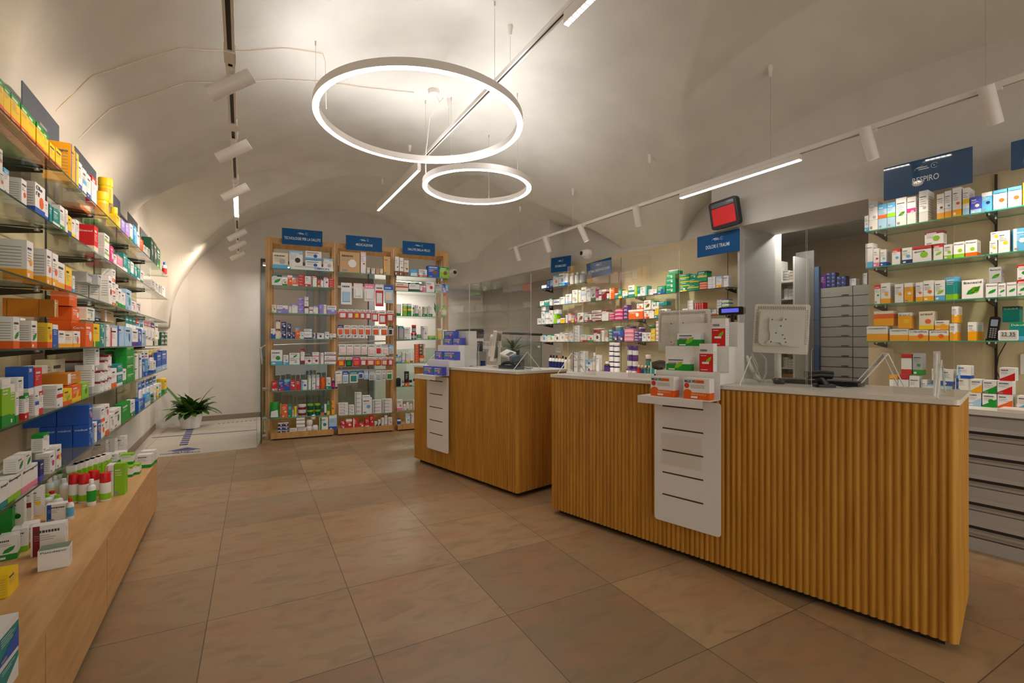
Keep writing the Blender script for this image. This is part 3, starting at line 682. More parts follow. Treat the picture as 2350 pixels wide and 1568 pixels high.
def item(kind, st, W, H, D, loc, rz, rnd, txt=None, side=None):
    """one product; returns its top-level object"""
    nm, cat, _ = KW[kind]
    if kind == '':
        o = carton(W, H, D, st, rnd, bool(txt)).build(nm, loc=loc, rz=rz)
        if txt:
            parts = txt.split('/'); c = inkd if st[0] in ('wh', 'cr', 'gy', 'ye', 'pb', 'am', 'be') else inkw
            for i, s in enumerate(parts):
                hh = min(H * .13, W * .8 / max(3, len(s)) * 1.35); text(s, W * min(.84, .12 * len(s) + .1), hh, c, o, (W * .09, -.0012, H * .80 - i * hh * 1.5), name='lettering')
        if side:
            hh = min(H * .15, D * .8 / max(3, len(side)) * 1.35); text(side, D * .8, hh, inkd if st[0] in ('wh', 'cr', 'gy', 'ye', 'am') else inkw, o, (-.0012, D * .9, H * .74), (R(90), 0, R(-90)), name='lettering')
        return o
    bc = P(st[0]); cc = P(st[1][-2:]) if len(st) > 1 else P('wh'); lc = P(st[2][-2:]) if len(st) > 2 else None
    if kind == 'B':
        r = min(W, D) / 2; b = MB().lathe([(r * .92, 0), (r, H * .03), (r, H * .68), (r * .8, H * .76), (r * .42, H * .80), (r * .42, H * .84)], bc, 16, W / 2, r)
        o = b.build(nm, loc=loc, rz=rz)
        MB().lathe([(r * .52, H * .82), (r * .52, H * .99), (r * .46, H)], cc, 14, W / 2, r).build('cap', o)
        if H > .05: MB().lathe([(r * 1.01, H * .16), (r * 1.01, H * .58)], lc or P('cr'), 16, W / 2, r).build('paper_label', o)
    elif kind == 'S':
        r = min(W, D) / 2; o = MB().lathe([(r * .95, 0), (r, H * .02), (r, H * .64), (r * .92, H * .67)], bc, 18, W / 2, r).build(nm, loc=loc, rz=rz)
        MB().lathe([(r * .96, H * .66), (r * .98, H * .68), (r * .93, H * .97), (r * .84, H)], cc, 18, W / 2, r).build('cap', o)
        if lc: MB().lathe([(r * 1.01, H * .06), (r * 1.01, H * .28)], lc, 18, W / 2, r).build('paper_label', o)
    elif kind == 'J':
        r = min(W, D) / 2 if D > W * .6 else W / 2; o = MB().lathe([(r * .9, 0), (r * .97, H * .05), (r * .97, H * .62), (r * .86, H * .70)], bc, 18, W / 2, r).build(nm, loc=loc, rz=rz)
        MB().lathe([(r * .98, H * .68), (r, H * .70), (r, H * .97), (r * .96, H)], cc, 18, W / 2, r).build('lid', o)
        if H > .04: MB().lathe([(r * .985, H * .12), (r * .985, H * .56)], lc or P('wh'), 18, W / 2, r).build('paper_label', o)
    elif kind == 'T':
        r = W / 2; b = MB(); n = 12; vs = []; pr = [(H * .2, 1, 1), (H * .6, 1, .7), (H, 1.02, .06)]
        for z, ex, ey in pr:
            for i in range(n): vs.append((r + r * ex * cos(2 * pi * i / n), r * .9 + r * .9 * ey * sin(2 * pi * i / n), z))
        b.add(vs, [(k * n + i, k * n + (i + 1) % n, (k + 1) * n + (i + 1) % n, (k + 1) * n + i) for k in range(2) for i in range(n)] + [tuple(range(n))[::-1], tuple(range(2 * n, 3 * n))], bc, True)
        o = b.build(nm, loc=loc, rz=rz); MB().lathe([(r * .8, 0), (r * .85, H * .2)], cc, 12, r, r * .9).build('cap', o)
    elif kind == 'P':
        b = MB(); th = .003; hc = P(st[1][-2:]) if len(st) > 1 else bc
        b.rbox(0, W, D - th, D, 0, H * .74, bc, min(.006, W * .1), 2); b.rbox(0, W, D - th - .0005, D + .0005, H * .72, H, hc, min(.006, W * .1), 2)
        o = b.build(nm, loc=loc, rz=rz)
        pc = P(st[2][-2:]) if len(st) > 2 else P('wh'); q = MB()
        w0, w1, h0, h1 = W * .12, W * .88, H * .1, H * .6; d2 = max(.006, D * .55)
        q.add([(w0, D - th, h0), (w1, D - th, h0), (w1, D - th, h1), (w0, D - th, h1), (w0 + W * .08, D - th - d2, h0 + H * .05), (w1 - W * .08, D - th - d2, h0 + H * .05), (w1 - W * .08, D - th - d2, h1 - H * .05), (w0 + W * .08, D - th - d2, h1 - H * .05)],
              [(4, 5, 6, 7), (0, 1, 5, 4), (1, 2, 6, 5), (2, 3, 7, 6), (3, 0, 4, 7)], pc)
        q.build('packed_product', o)
        x = W * .12; m_ = MB()
        while x < W * .8: w = W * rnd.uniform(.08, .16); m_.box(x, x + w, D - th - .0016, D - th - .0004, H * .79, H * .86, inkw if st[1][-2:] not in ('wh', 'cr', 'cl') else inkd); x += w + W * .04
        m_.build('print', o)
    elif kind == 'R':
        r = H / 2; mx = Matrix.Translation((0, r, r)) @ Matrix.Rotation(R(90), 4, 'Y')
        o = MB().lathe([(r * .5, 0), (r * .98, W * .02), (r, W * .1), (r, W * .9), (r * .98, W * .98), (r * .5, W)], bc, 16, mx=mx).build(nm, loc=loc, rz=rz)
    elif kind == 'G':
        r = H / 2; pr = [(r * .75, 0), (r * .97, H * .2), (r * 1.0, H * .5), (r * .97, H * .8), (r * .7, H)]
        o = MB().lathe(pr, bc, 12, W / 2, r).build(nm, loc=loc, rz=rz)
    elif kind == 'U':
        b = MB(); n = 8; vs = []; N = 6
        for j in range(N + 1):
            z = H * j / N; e = sin(pi * min(1, (j + .7) / (N + .7))) ** .6 * D / 2 + .002; w = W * (1 - .12 * (j / N))
            for i in range(n): t = 2 * pi * i / n; vs.append((W / 2 + w / 2 * cos(t), D / 2 + e * sin(t), z))
        b.add(vs, [(k * n + i, k * n + (i + 1) % n, (k + 1) * n + (i + 1) % n, (k + 1) * n + i) for k in range(N) for i in range(n)] + [tuple(range(n))[::-1], tuple(range(N * n, N * n + n))], bc, True)
        o = b.build(nm, loc=loc, rz=rz)
        if len(st) > 1:
            q = MB(); q.add([(W * .1, -.001, H * .04), (W * .9, -.001, H * .04), (W * .85, -.002, H * .5), (W * .15, -.002, H * .42)], [(0, 1, 2, 3)], cc); q.build('printed_label', o)
    return o
def desc(kind, st):
    n = KW[kind][2]; c = lambda k: PAL[k][0]
    if kind == '':
        f = []
        for t in st[1:]:
            k, q = t[0], c(t[1:])
            f.append({'b': q + ' base', 'c': q + ' lower half', 't': q + ' top', 'm': q + ' band', 'v': q + ' stripe', 'd': q + ' dot', 'w': q + ' wedge', 'a': q + ' leaf'}[k])
        d = c(st[0]) + ' box'
        if len(f) == 1: d += ' with ' + f[0]
        elif f: d += ', ' + ', '.join(f[:2])
        return d
    d = c(st[0]) + ' ' + n; w = {'B': 'cap', 'S': 'cap', 'J': 'lid', 'T': 'cap', 'P': 'header', 'U': 'label'}.get(kind)
    if w and len(st) > 1: d += ' with ' + c(st[1][-2:]) + ' ' + w
    return d
class Ctx:
    def __init__(s, fr, z, b0, dep, place, grp=None, pit=None): s.fr = fr; s.z = z; s.b0 = b0; s.dep = dep; s.place = place; s.grp = grp or 'packs on the ' + place; s.used = []
def put(cx, data, hang=False):
    """data: 'x0 x1 h style options;...'  x0 x1 = image columns of the front, h = its height in image rows.
    options: @n raised n rows, *n stacked n high, :n n deep, /n depth in cm, +n set back n cm, ="front lettering", <"flank lettering" """
    for e in data.split(';'):
        e = e.strip()
        if not e: continue
        tx = sd = None
        if '="' in e: i = e.index('="'); j = e.index('"', i + 2); tx = e[i + 2:j]; e = e[:i] + e[j + 1:]
        if '<"' in e: i = e.index('<"'); j = e.index('"', i + 2); sd = e[i + 2:j]; e = e[:i] + e[j + 1:]
        t = e.split(); x0, x1, h = float(t[0]), float(t[1]), float(t[2]); kind = ''; s = t[3]
        if '!' in s: kind, s = s.split('!')
        st = s.split('.'); up = 0; n = 1; m = 1; dep = cx.dep; inset = 0
        for o in t[4:]:
            v = float(o[1:])
            if o[0] == '@': up = v
            elif o[0] == '*': n = int(v)
            elif o[0] == ':': m = int(v)
            elif o[0] == '/': dep = v / 100
            elif o[0] == '+': inset = v / 100
        b0 = cx.b0 + inset; a0 = cx.fr.along(x0, b0); a1 = cx.fr.along(x1, b0); Y = cx.fr.depth(a0 if cx.fr is LW else (a0 + a1) / 2, b0)
        W = (a1 - a0) - .001; H = h * Y / F; Z = cx.z + up * Y / F
        if kind in 'BJST' and kind and cx.fr is LW:
            am = cx.fr.along((x0 + x1) / 2, b0 + .03); W = (x1 - x0) * cx.fr.depth(am, b0) / F * .95; a0 = am - W / 2
        if kind in 'BJS' and kind: dep = max(W, .02)
        if kind == 'T': dep = W
        for r in range(m):
            for k in range(n):
                rnd = random.Random(hash((tuple(st), kind == '', int(W * 500), 5)) & 0xffff if 0 else sum(map(ord, s)) * 7 + int(W * 400))
                jx = random.uniform(-.0008, .0008); jy = random.uniform(0, .004)
                L = cx.fr.w(a0 + jx, b0 + jy + r * (dep + .002), Z + k * H / n + .0006)
                o = item(kind, st, W, H / n - .0008, dep, L, cx.fr.a, rnd, tx if r == 0 else None, sd if (r, k) == (0, n - 1) or sd else None)
                REC.append((o, kind, tuple(st), cx, x0, n, k, m, r, up))
def finalize():
    from collections import defaultdict
    G = defaultdict(list); GR = defaultdict(int)
    for r in REC: G[(r[3].place, desc(r[1], r[2]))].append(r); GR[r[3].grp] += 1
    LV = {0: 'bottom', 1: 'second up', 2: 'third up', 3: 'fourth up', 4: 'fifth up', 5: 'sixth up'}
    for (pl, d), L in G.items():
        xs = sorted(set((q[4], q[9]) for q in L))
        for q in L:
            o, kind, st, cx, x0, n, k, m, r, up = q; nm, cat, _ = KW[kind]
            pos = []
            if m > 1: pos.append(['front', 'second row', 'third row', 'back row', 'rearmost row'][r])
            if n > 1: pos.append('topmost' if k == n - 1 and n > 2 else ('upper' if k == n - 1 else ('lowest' if k == 0 else LV[k])))
            ps = ' '.join(pos)
            if len(xs) > 1:
                i = xs.index((x0, up)); wd = ORD[i] if i < len(xs) - 1 or len(xs) < 3 else 'last'
                if len(xs) == 2: wd = ['left', 'right'][i]; c_ = (ps + ' in ' if ps else '') + wd + ' one of two' + (' stacks' if n > 1 else '')
                else: c_ = (ps + ' in ' if ps else '') + wd + ' such ' + ('stack ' if n > 1 else '') + 'from left'
            else: c_ = ps + (' in stack' if ps else '')
            for lab in ((d + ', ' + c_ + ', ' + pl), (d + ', ' + c_.replace(' from left', '').replace(' of two', '') + ', ' + pl), (d.replace(' with', '').replace(',', '') + ' ' + c_.replace(' from left', '').replace(' of two', '') + ' ' + pl)):
                lab = lab.replace(', ,', ',')
                if len(lab.split()) <= 16: break
            if len(lab.split()) > 16: lab = ' '.join(lab.split()[:16])
            tag(o, lab, cat, cx.grp if GR[cx.grp] > 1 else None)
# ------------------------------------------------------------------ goods: left wall
def lc(k, b0=.012, dep=.075): return Ctx(LW, LZ[k], b0, dep, 'left wall %s shelf' % (SHN[k] if k < 5 else 'lowest'))
put(lc(0), '''-70 -36 95 ye.bor /7; -34 -4 90 ye.bor /7; -2 10 78 ye.bor.tgn /7; 11 26 72 ye.bor.tgn /7; 27 48 70 ye.bor.tgn /7; 49 66 66 ye.bor.tgn /7; 67 84 63 ye.bor.tgn /7; 85 101 60 ye.bor.tgn /7; 102 114 57 ye.bor.tgn /7;
115 127 44 ye.bor /7; 128 141 46 ye.bor /7; 163 172 88 am.vbl /11 <"sciroppo"; 173 181 80 ye.vbl /6; 182 190 66 wh.bbl /6; 191 200 60 wh.mcy /6; 201 209 56 wh.bbl /6; 211 222 62 wh.trd /7;
224 250 65 J!ye.ye.am; 234 262 62 J!ye.ye.am @60 +3; 252 266 50 J!ye.ye; 268 277 30 ye.dwh /6; 279 288 32 lv /6; 289 298 32 lv.bpk /6; 300 306 40 wh.bgn /8; 307 314 44 cy.vbl /8; 315 321 36 wh.bgy /8; 322 330 30 or /8; 331 338 22 wh.bbl /8;
339 345 24 wh.bpk /8; 347 353 55 dk.dwh /8; 354 360 52 dk.dwh /8; 361 368 48 dk.bgn /8; 372 382 36 B!wh.bl.rd''')
put(lc(0, .10), '-60 -10 60 lm.bwh /10; 0 60 50 lm.bgn /10; 185 215 40 wh.bor /8; 225 262 30 cr.bgn /8; 270 300 25 pk.bwh /8')
put(lc(1), '''-60 -30 105 wh.bam /8; -28 -6 98 wh.dcy /8; 0 9 98 wh.dor /8 *2; 10 22 60 wh.tcy /8; 52 64 62 wh.dor /6; 82 105 74 wh.bbl.dor /6 ="Olio/re" ; 106 113 46 wh.bbl; 115 122 44 te.vbl; 123 139 42 te.bwh; 140 150 58 wh.bgn /6; 151 156 56 wh.dgn;
157 165 46 ye.bbl; 166 174 44 wh.bye; 175 182 48 wh.bpp; 217 226 62 rd.bcr /8 <"Sinecod"; 228 239 40 rd.dwh @0 +10; 241 252 60 wh.mlm *2 /5; 253 261 40 mg.dwh /5; 262 269 26 wh.bgy /5; 270 283 30 pk.bwh /8; 284 293 42 te.bwh /8; 294 300 36 te /8; 301 307 34 wh.bte; 308 315 32 te.dwh; 316 322 30 te.bwh; 323 329 28 wh.bgn''')
put(lc(2), '''-70 -20 108 cr.bam /9; -18 -2 100 wh.dor /9; 62 77 88 wh.bam.dam /16; 108 120 82 wh.bam.dor /8; 121 134 78 wh.bam.dor /4; 135 151 62 wh.bam *1 /6; 152 166 56 ye.bor /6; 167 172 40 wh.bcy /5;
250 258 66 wh.bwh.ddr /5 :4; 259 266 84 wh.bor *3 /6; 267 272 52 wh.bgn; 273 280 44 wh.bgn; 281 289 38 wh.bgn; 290 302 48 pb.dte /8; 303 313 26 wh.dpk; 314 324 26 wh.drd''')
put(lc(2, .012, .07), '226 249 24 gy.aem @42 /7 +4 ="Bianacid"; 200 224 24 gy.aem @44 /7 +7')
put(lc(3), '''-80 -45 90 wh.dgn /8; -43 -3 85 wh.dgn /8; 33 47 74 wh.bor.agn /7; 48 60 70 wh.bor.agn /7 +4; 75 88 64 wh.bor.agn /7; 110 121 58 ye.bor.dor /8; 122 134 54 bl.twh /4; 135 150 40 wh.bam /4; 151 169 36 cr.bam /6; 170 185 38 wh.bam.dor /5;
198 215 56 or.dwh /6 <"Gerfo"; 216 230 54 ye.bgn.vye /6; 231 241 54 te.dwh *2 /4; 242 252 52 wh.vte *2 /4; 253 269 44 wh.vrd /6; 270 286 48 pb.vbl /7; 287 303 45 pb.dbl /7; 304 317 40 wh.bpu /7; 318 326 40 bl.dwh /6; 327 336 36 pb.vwh /6''')
put(lc(3, .10, .08), '165 186 92 or.dwh *3 /10; 160 178 26 or.twh @95 /8; 127 136 40 ob.vwh @70 /6 :4')
put(lc(3, .012, .06), '12 17 50 ob.vwh +22; 200 218 30 wh.dgy @62 /6 +5 :3; 219 240 28 gy.bnv @60 /6 +8; 241 262 26 be.vwh @58 /7 +6')
put(lc(4), '''-60 -30 118 wh.bgn /8; -28 0 112 gn.dwh /8; 5 25 112 lm.bgn.twh /6; 26 37 92 lm.bgn.twh /5; 38 45 70 wh.bgn; 58 68 60 wh.brd.tgn /7; 82 91 56 wh.mbl /8; 92 101 54 wh.brd.trd /4; 132 146 52 wh.mrd /7; 147 166 36 ye.bor.alm *1 /5; 167 187 38 or.bye.aye /5;
189 205 36 lm.dgn /6; 230 239 50 wh.tdr *2 /7 :3; 240 248 70 wh.tdr *3 /7 :3; 249 257 80 wh.tdr *3 /7; 258 269 44 wh.bor /6; 270 282 50 te.bwh *2 /6; 283 290 34 wh.bgn; 291 308 84 gn *4 /7; 309 317 60 wh.vgn *2 /6; 318 326 56 wh.vte /6; 327 333 40 bl.dwh /5; 334 340 40 cy.bbl /5''')
put(lc(4, .012, .06), '68 80 66 bl.bwh @52 /7 ="SAN"; 81 97 56 rd.bwh @54 /6; 44 57 44 wh.bpp @58 /12; 155 187 26 ob.vwh @40 /6 +2 :2; 220 229 60 wh.bgy @48 /6 +2; 213 219 66 wh.bgy /8 +2')
put(lc(4, .16, .08), '262 290 88 gn *5 /6; 292 302 92 gn *5 /6; 120 150 90 cr.bor /7; 60 110 90 wh.bgy /7')
put(lc(5), '''-40 -8 80 wh.vte /8; 0 18 58 wh.bte /8 ="Benagol"; 20 50 56 wh.blm /8 ="Benagol"; 51 88 52 wh.bpk /8 ="Benagol"; 92 101 46 nv.bvi /5; 116 127 48 wh.dmg /5; 132 143 52 wh.mmg.dye *1 /8; 205 214 50 bl.dcy /7 :3 <"medical"; 215 224 46 wh.vbl /5; 225 232 44 bl.dor /5;
233 241 34 wh.dor *1 /5; 242 252 34 wh.bor /5; 254 262 38 wh.dgy /5; 263 279 42 wh.dgn /6; 281 300 42 gn /5; 301 310 36 wh.bgn /5; 318 333 26 bl.vcy @-2 /8; 336 345 28 cy.bwh /5''')
put(lc(5, .012, .07), '206 214 44 bl.dpk @50 /7 :4; 232 241 36 wh.bor @34 /6; 242 252 34 wh.dor @34 /6 :2; 99 114 40 wh.tgn @50 /4 +3; 60 74 34 wh.agn @52 /4; 40 56 34 wh.agn @56 /4')
# packets hanging on prongs at the far end of the left wall
for k, zt, rows in ((2, 1.53, [(298, 'te.te'), (306, 'te.dte'), (314, 'te.te'), (322, 'cy.rd'), (330, 'te.cy'), (339, 'wh.pk'), (347, 'wh.pk'), (355, 'wh.pu'), (363, 'cr.wh')]),
                    (3, 1.23, [(300, 'te.te'), (308, 'te.te'), (316, 'te.te'), (324, 'wh.ye'), (332, 'bl.wh'), (340, 'pk.wh'), (349, 'pu.ye'), (358, 'ye.ye'), (367, 'wh.pk')]),
                    (4, .93, [(326, 'bl.cy'), (334, 'bl.bl'), (342, 'cy.bl'), (350, 'cy.nv'), (358, 'pb.bl')])):
    cx = Ctx(LW, 0, .02, .03, 'far left wall, ' + ['', '', 'upper', 'middle', 'lower'][k] + ' prongs')
    hr = empty('prong_rail', 'chrome prong rail at the far end of the left wall, %s row' % ['', '', 'upper', 'middle', 'lower'][k], 'rail', LW.w(LW.along(rows[0][0], .02), .02, zt + .012), LW.a)
    La = LW.along(rows[-1][0] + 6, .02) - LW.along(rows[0][0], .02)
    MB().tube([(0, .20, 0), (La, .20, 0)], .005, steel, 6).build('bar', hr)
    for x, s in rows:
        a = LW.along(x, .02) - LW.along(rows[0][0], .02)
        MB().tube([(a + .03, .2, 0), (a + .03, .0, 0), (a + .03, -.01, .012)], .0025, steel, 6).build('prong', hr)
        Y = LW.depth(LW.along(x, .02), .02); put(cx, '%s %s 42 P!%s @%f' % (x, x + 6.5, s, (zt - 42 * Y / F) * F / Y))
# end part of the left wall: bottles and packs at the far end
put(Ctx(LW, LZ[1], .012, .08, 'far end, left wall second shelf'), '349 356 24 wh.bgy; 357 364 24 wh.dgy; 365 371 22 gy.bwh; 372 379 24 wh')
put(Ctx(LW, LZ[3], .012, .08, 'far end, left wall fourth shelf'), '352 360 26 B!wh.ye; 361 369 26 B!wh.pu; 371 378 30 dk.mwh *3; 379 384 30 dk.mwh *3')
put(Ctx(LW, LZ[4], .012, .08, 'far end, left wall fifth shelf'), '352 358 28 wh.bbl; 361 371 44 bl.bpb /5; 372 383 44 bl.bpb /5')
put(Ctx(LW, LZ[5], .012, .08, 'far end, left wall lowest shelf'), '348 353 26 B!wh.ye; 354 359 26 B!ye.gn; 360 365 28 B!wh.rd; 366 371 30 wh.bgn; 372 377 30 B!wh.bk; 378 384 32 ye.bgn')

# signs leaning above the left shelves
sg = mat('sign_slate', (84, 92, 104), .4)
for px, wpx, nm in ((52, 84, 'nearest and largest'), (173, 48, 'second'), (262, 14, 'third'), (294, 22, 'fourth'), (322, 22, 'fifth and farthest')):
    a0 = LW.along(px, .2); a1 = LW.along(px + wpx, .2)
    t = empty('shelf_sign', 'slate blue sign board standing on the top left shelf, %s' % nm, 'sign', LW.w(a0, .20, LZ[0] + .001), LW.a, 'slate signs above the left shelves')
    MB().box(0, a1 - a0, 0, .006, .0, .485, sg).build('board', t)
    q = MB(); q.box((a1 - a0) * .42, (a1 - a0) * .62, -.0012, -.0004, .36, .375, inkg); q.build('emblem', t)

# ------------------------------------------------------------------ goods standing on the bench
BR = []
def bench(px, py, w, d, h, s, rot=0, name='', txt=None, up=0.0):
    kind = ''
    if '!' in s: kind, s = s.split('!')
    st = s.split('.'); x, y = ground(px, py, .402)
    o = item(kind, st, w, h, d, (x, y, .4025 + up), R(rot), random.Random(px), txt)
    tag(o, name, KW[kind][1], 'goods standing on the oak bench'); return o
RB = 42       # most goods are turned to face the room
bench(-1, 1614, .115, .08, .088, 'te.twh.wwh', 120, 'teal and white box at the near end of the bench, lower of two')
bench(-3, 1622, .115, .08, .088, 'te.twh.wbl', 119, 'teal and white box at the near end of the bench, upper of two', None, .0888)
bench(18, 1372, .092, .055, .082, 'ye', 120, 'plain bright yellow box near the left edge on the bench')
fd = bench(86, 1314, .092, .065, .080, 'wh', 35, 'small white box reading Fisiodepur with grey green top, alone on the bench', 'Fisiodepur')
MB().box(.001, .091, .001, .064, .0, .0006, mat('print_sage', (120, 140, 122), .45)).build('printed_top', fd, (0, 0, .0802))
bench(70, 1280, .108, .05, .125, 'wh.vdr', 33, 'white box with maroon stripe behind the Fisiodepur box')
bench(-4, 1290, .055, .06, .098, 'wh.bgn.agn', 38, 'white box with green leaf, nearest of three by the yellow box')
bench(26, 1272, .05, .06, .10, 'wh.blm', 38, 'white box with lime base, middle of three by the yellow box')
bench(50, 1262, .05, .06, .105, 'wh.bor.dye', 38, 'white box with orange base and daisy, last of three by the yellow box')
bench(-22, 1238, .07, .06, .16, 'gn.tbk', 38, 'tall green box reading carbo on the bench under the lowest shelf', 'carbo')
bench(14, 1222, .06, .06, .15, 'wh.dor.dgn', 38, 'tall white box with orange and green picture beside the carbo box')
bench(46, 1200, .04, .06, .16, 'wh.mdr', 38, 'narrow tall white box with maroon band on the bench')
bench(66, 1188, .055, .05, .15, 'wh.vbl.dye', 38, 'tall white box with blue stripe and yellow flower on the bench')
bench(104, 1200, .085, .05, .085, 'wh.vbl', 30, 'white box with blue stripe behind the maroon panelled box')
for i, (x, y, c) in enumerate(((88, 1160, 'cl.lm'), (100, 1152, 'cl.rd'), (112, 1162, 'cl.lm'), (95, 1138, 'cl.wh'), (108, 1132, 'cl.wh'), (120, 1128, 'cl.wh'), (132, 1124, 'cl.wh'), (128, 1140, 'cl.wh'), (142, 1132, 'wh.wh'))):
    bench(x, y + 14, .046, .046, .13 if i > 2 else .085, 'B!' + c, 0, 'white bottle with %s cap, %s of the bottle cluster on the bench' % (PAL[c[-2:]][0], ['nearest left', 'front middle', 'nearest right', 'left middle', 'centre', 'second row right', 'rear right', 'inner right', 'rightmost'][i]))
bench(146, 1196, .04, .03, .11, 'B!wh.rd.cy', 20, 'white bottle with red cap and blue label right of the bottle cluster')
for i, (x, y) in enumerate(((150, 1152), (173, 1152), (196, 1142), (222, 1148))):
    bench(x, y + 4, .052, .052, .158, 'S!wh.rd.lm', 0, 'white spray can with red cap, %s of four on the bench' % ['leftmost', 'second from left', 'third, behind the white bottle', 'rightmost, alone'][i])
bench(194, 1163, .040, .04, .145, 'B!wh.wh.gn', 0, 'slim white bottle with white cap in front of the red-capped spray cans')
bench(118, 1118, .04, .04, .13, 'B!gn.ye', 0, 'green bottle with yellow cap behind the bottle cluster')
bench(134, 1112, .04, .04, .15, 'B!cr.ye', 0, 'cream bottle with yellow cap behind the bottle cluster')
bench(100, 1124, .05, .05, .10, 'J!or.am', 0, 'orange jar behind the bottle cluster on the bench')
for i in range(7):
    bench(152 + i * 13, 1140 - i * 5.2, .040, .10, .175, 'lm.twh', RB - 12, 'tall lime green box behind the spray cans, %s from the left' % ORD[i])
bench(243, 1140, .036, .08, .18, 'wh.vpk', 26, 'tall white box with pink stripe beside the last lime box')
bench(262, 1138, .050, .06, .185, 'lm.vlm', 26, 'tall lime box at the right end of the lime row')
bench(196, 1092, .07, .05, .085, 'wh.vgy', 30, 'white box with grey barcode stripe, left behind the lime boxes')
bench(212, 1086, .07, .05, .085, 'wh.vdg', 30, 'white box with dark barcode stripe, right behind the lime boxes')
for i, (x, y, u) in enumerate(((238, 1096, 0), (258, 1090, 0), (275, 1098, 0), (292, 1092, 0), (240, 1092, .072), (260, 1086, .072), (277, 1092, .072))):
    bench(x, y, .066, .06, .070, 'wh.bgn.tlm' if x > 270 else 'wh.bgn', 28, 'small white and green box, %s of the pile behind the lime row' % ['lower left', 'lower second', 'lower third', 'lower right', 'upper left', 'upper middle', 'upper right'][i], None, u)
bench(313, 1076, .085, .07, .095, 'wh.bgn', 22, 'white box with green base, front one at the far end of the bench')
bench(322, 1068, .085, .07, .10, 'wh.bgn', 22, 'white box with green base, rear one at the far end of the bench')
for i, (x, y) in enumerate(((210, 1062), (232, 1056), (256, 1050))):
    bench(x, y, .085, .06, .16, 'wh.bgn', 24, 'tall plain white box with green base, %s at the back of the bench' % ['left', 'middle', 'right'][i])

# ------------------------------------------------------------------ goods: tall oak unit
def uc(i, k, b0=UB + .012, dep=.07):
    return Ctx(UN, UZ[k], b0, dep, 'tall unit %s bay %s shelf' % (BAYN[i], SHN[k]), 'packs on the %s shelf of the %s bay' % (SHN[k], BAYN[i]))
put(uc(0, 0), '''626 661 36 cr.bcy.dgy /12; 664 695 38 wh.dbk.tpb /12 @4; 701 738 20 wh.bcy.dbl @3 /12; 701 738 20 wh.bcy.dbl @24 /12; 742 764 30 wh.dgy.tpb /10 @-1; ''')
put(uc(0, 0, UB + .002, .012), '667 765 9 wh')
put(uc(1, 0), '780 826 47 be.dwh /16; 828 840 49 wh.dor.tpp /10; 842 849 14 cr.bgy; 853 861 13 cr.bpp; 863 871 13 be.dor; 872 879 13 cr.bbe; 881 896 42 be.vam /10')
put(uc(2, 0), '907 916 43 wh.bbr.dbr /8; 917 926 41 wh.bbr.dbr /8; 927 938 36 cr.bbr.dbr /8; 940 960 17 U!cy.wh; 962 980 17 wh.bor.dcy; 982 1008 27 bl.dbr.tbl /12; 1009 1030 25 lm.dbr.tgn /12')
put(uc(0, 1), '624 647 24 wh.tdk.agn; 648 659 16 wh.bgn.dor; 660 671 24 or.twh.dcr; 672 684 15 or.bwh; 685 699 26 rd *4; 700 713 24 wh.brd.dwh; 714 727 27 wh.vdr.tdr; 729 735 18 rd.bye; 736 742 20 wh.tdr; 743 754 26 wh.tdr.ddr; 755 767 20 rd *4')
put(uc(2, 1), '908 937 18 cr.mrd; 939 963 21 wh.bdk.tdk; 964 970 14 wh.bmg; 971 977 14 pk.twh; 978 997 24 wh.drd /9; 999 1012 20 gy.bgn; 1014 1022 20 bl.dye; 1023 1029 20 cy.bbl')
put(uc(0, 2), '624 634 18 cr.dgn; 636 661 17 wh.clv.dlv; 663 669 19 wh.tlv; 670 683 21 wh.tlv.bwh; 685 697 36 lv.mvi *3; 692 708 16 wh.vlv +8; 699 708 28 wh.mdr; 710 718 15 wh.mdr; 719 730 18 wh.tlv; 732 740 22 lv.vvi; 741 749 21 wh.vlv; 751 772 19 wh.clv.dpb')
put(uc(0, 2, UB + .012, .05), '699 708 10 wh.bpk @28')
put(uc(2, 2), '910 922 27 T!wh.gn; 925 934 28 lm.mye.twh; 936 945 28 gn.mye.twh; 947 951 26 B!gn.wh; 953 960 25 wh.bgn; 961 968 22 B!wh.pk; 971 980 22 cr.bgn.vgn; 981 984 22 wh.vgn; 985 993 24 wh.bgn; 1014 1027 27 B!lm.gn')
put(uc(0, 3), '622 632 23 wh.cbl.dwh; 633 643 22 cr.tdr; 646 657 20 nv.dwh; 659 668 18 nv.dwh; 670 677 15 nv.dwh; 678 687 26 or.tcy.dcr; 689 697 16 wh.dgn; 698 716 11 wh.bnv; 722 744 13 wh.vpu.dpu; 746 755 16 wh.dgn; 757 771 12 wh.bdr *1')
put(uc(0, 3, UB + .012, .05), '633 643 20 cr.tdr @22.5; 646 657 18 nv.dwh @20.5; 659 668 16 nv.dwh @18.5; 698 716 11 wh.mcy @11.5')
put(uc(2, 3), '911 914 32 gy.vwh; 916 926 30 gy.tte; 928 942 27 wh.vwh; 944 950 15 J!bk.rd.gy; 951 957 15 J!bk.rd.gy; 946 956 17 J!bk.rd.gy @15.5; 959 966 11 gn.bwh; 968 982 30 wh.dgy.vgy; 983 1003 8 lm.bgn; 1005 1014 25 ye.dwh.twh; 1016 1027 22 wh.dgy')
put(uc(0, 4), '622 648 34 wh.bcy.dgn /10; 650 662 22 wh.bcy.dcy; 664 688 13 wh.dgy; 690 699 36 wh.bdr.tdr; 700 716 17 wh.ddr.vpp; 717 732 17 wh.ddr; 734 743 26 wh.vmg; 745 771 27 wh.mdr *2')
put(uc(0, 4, UB + .012, .05), '664 688 13 wh.agn @13.5; 717 732 10 wh.bpk @17.5')
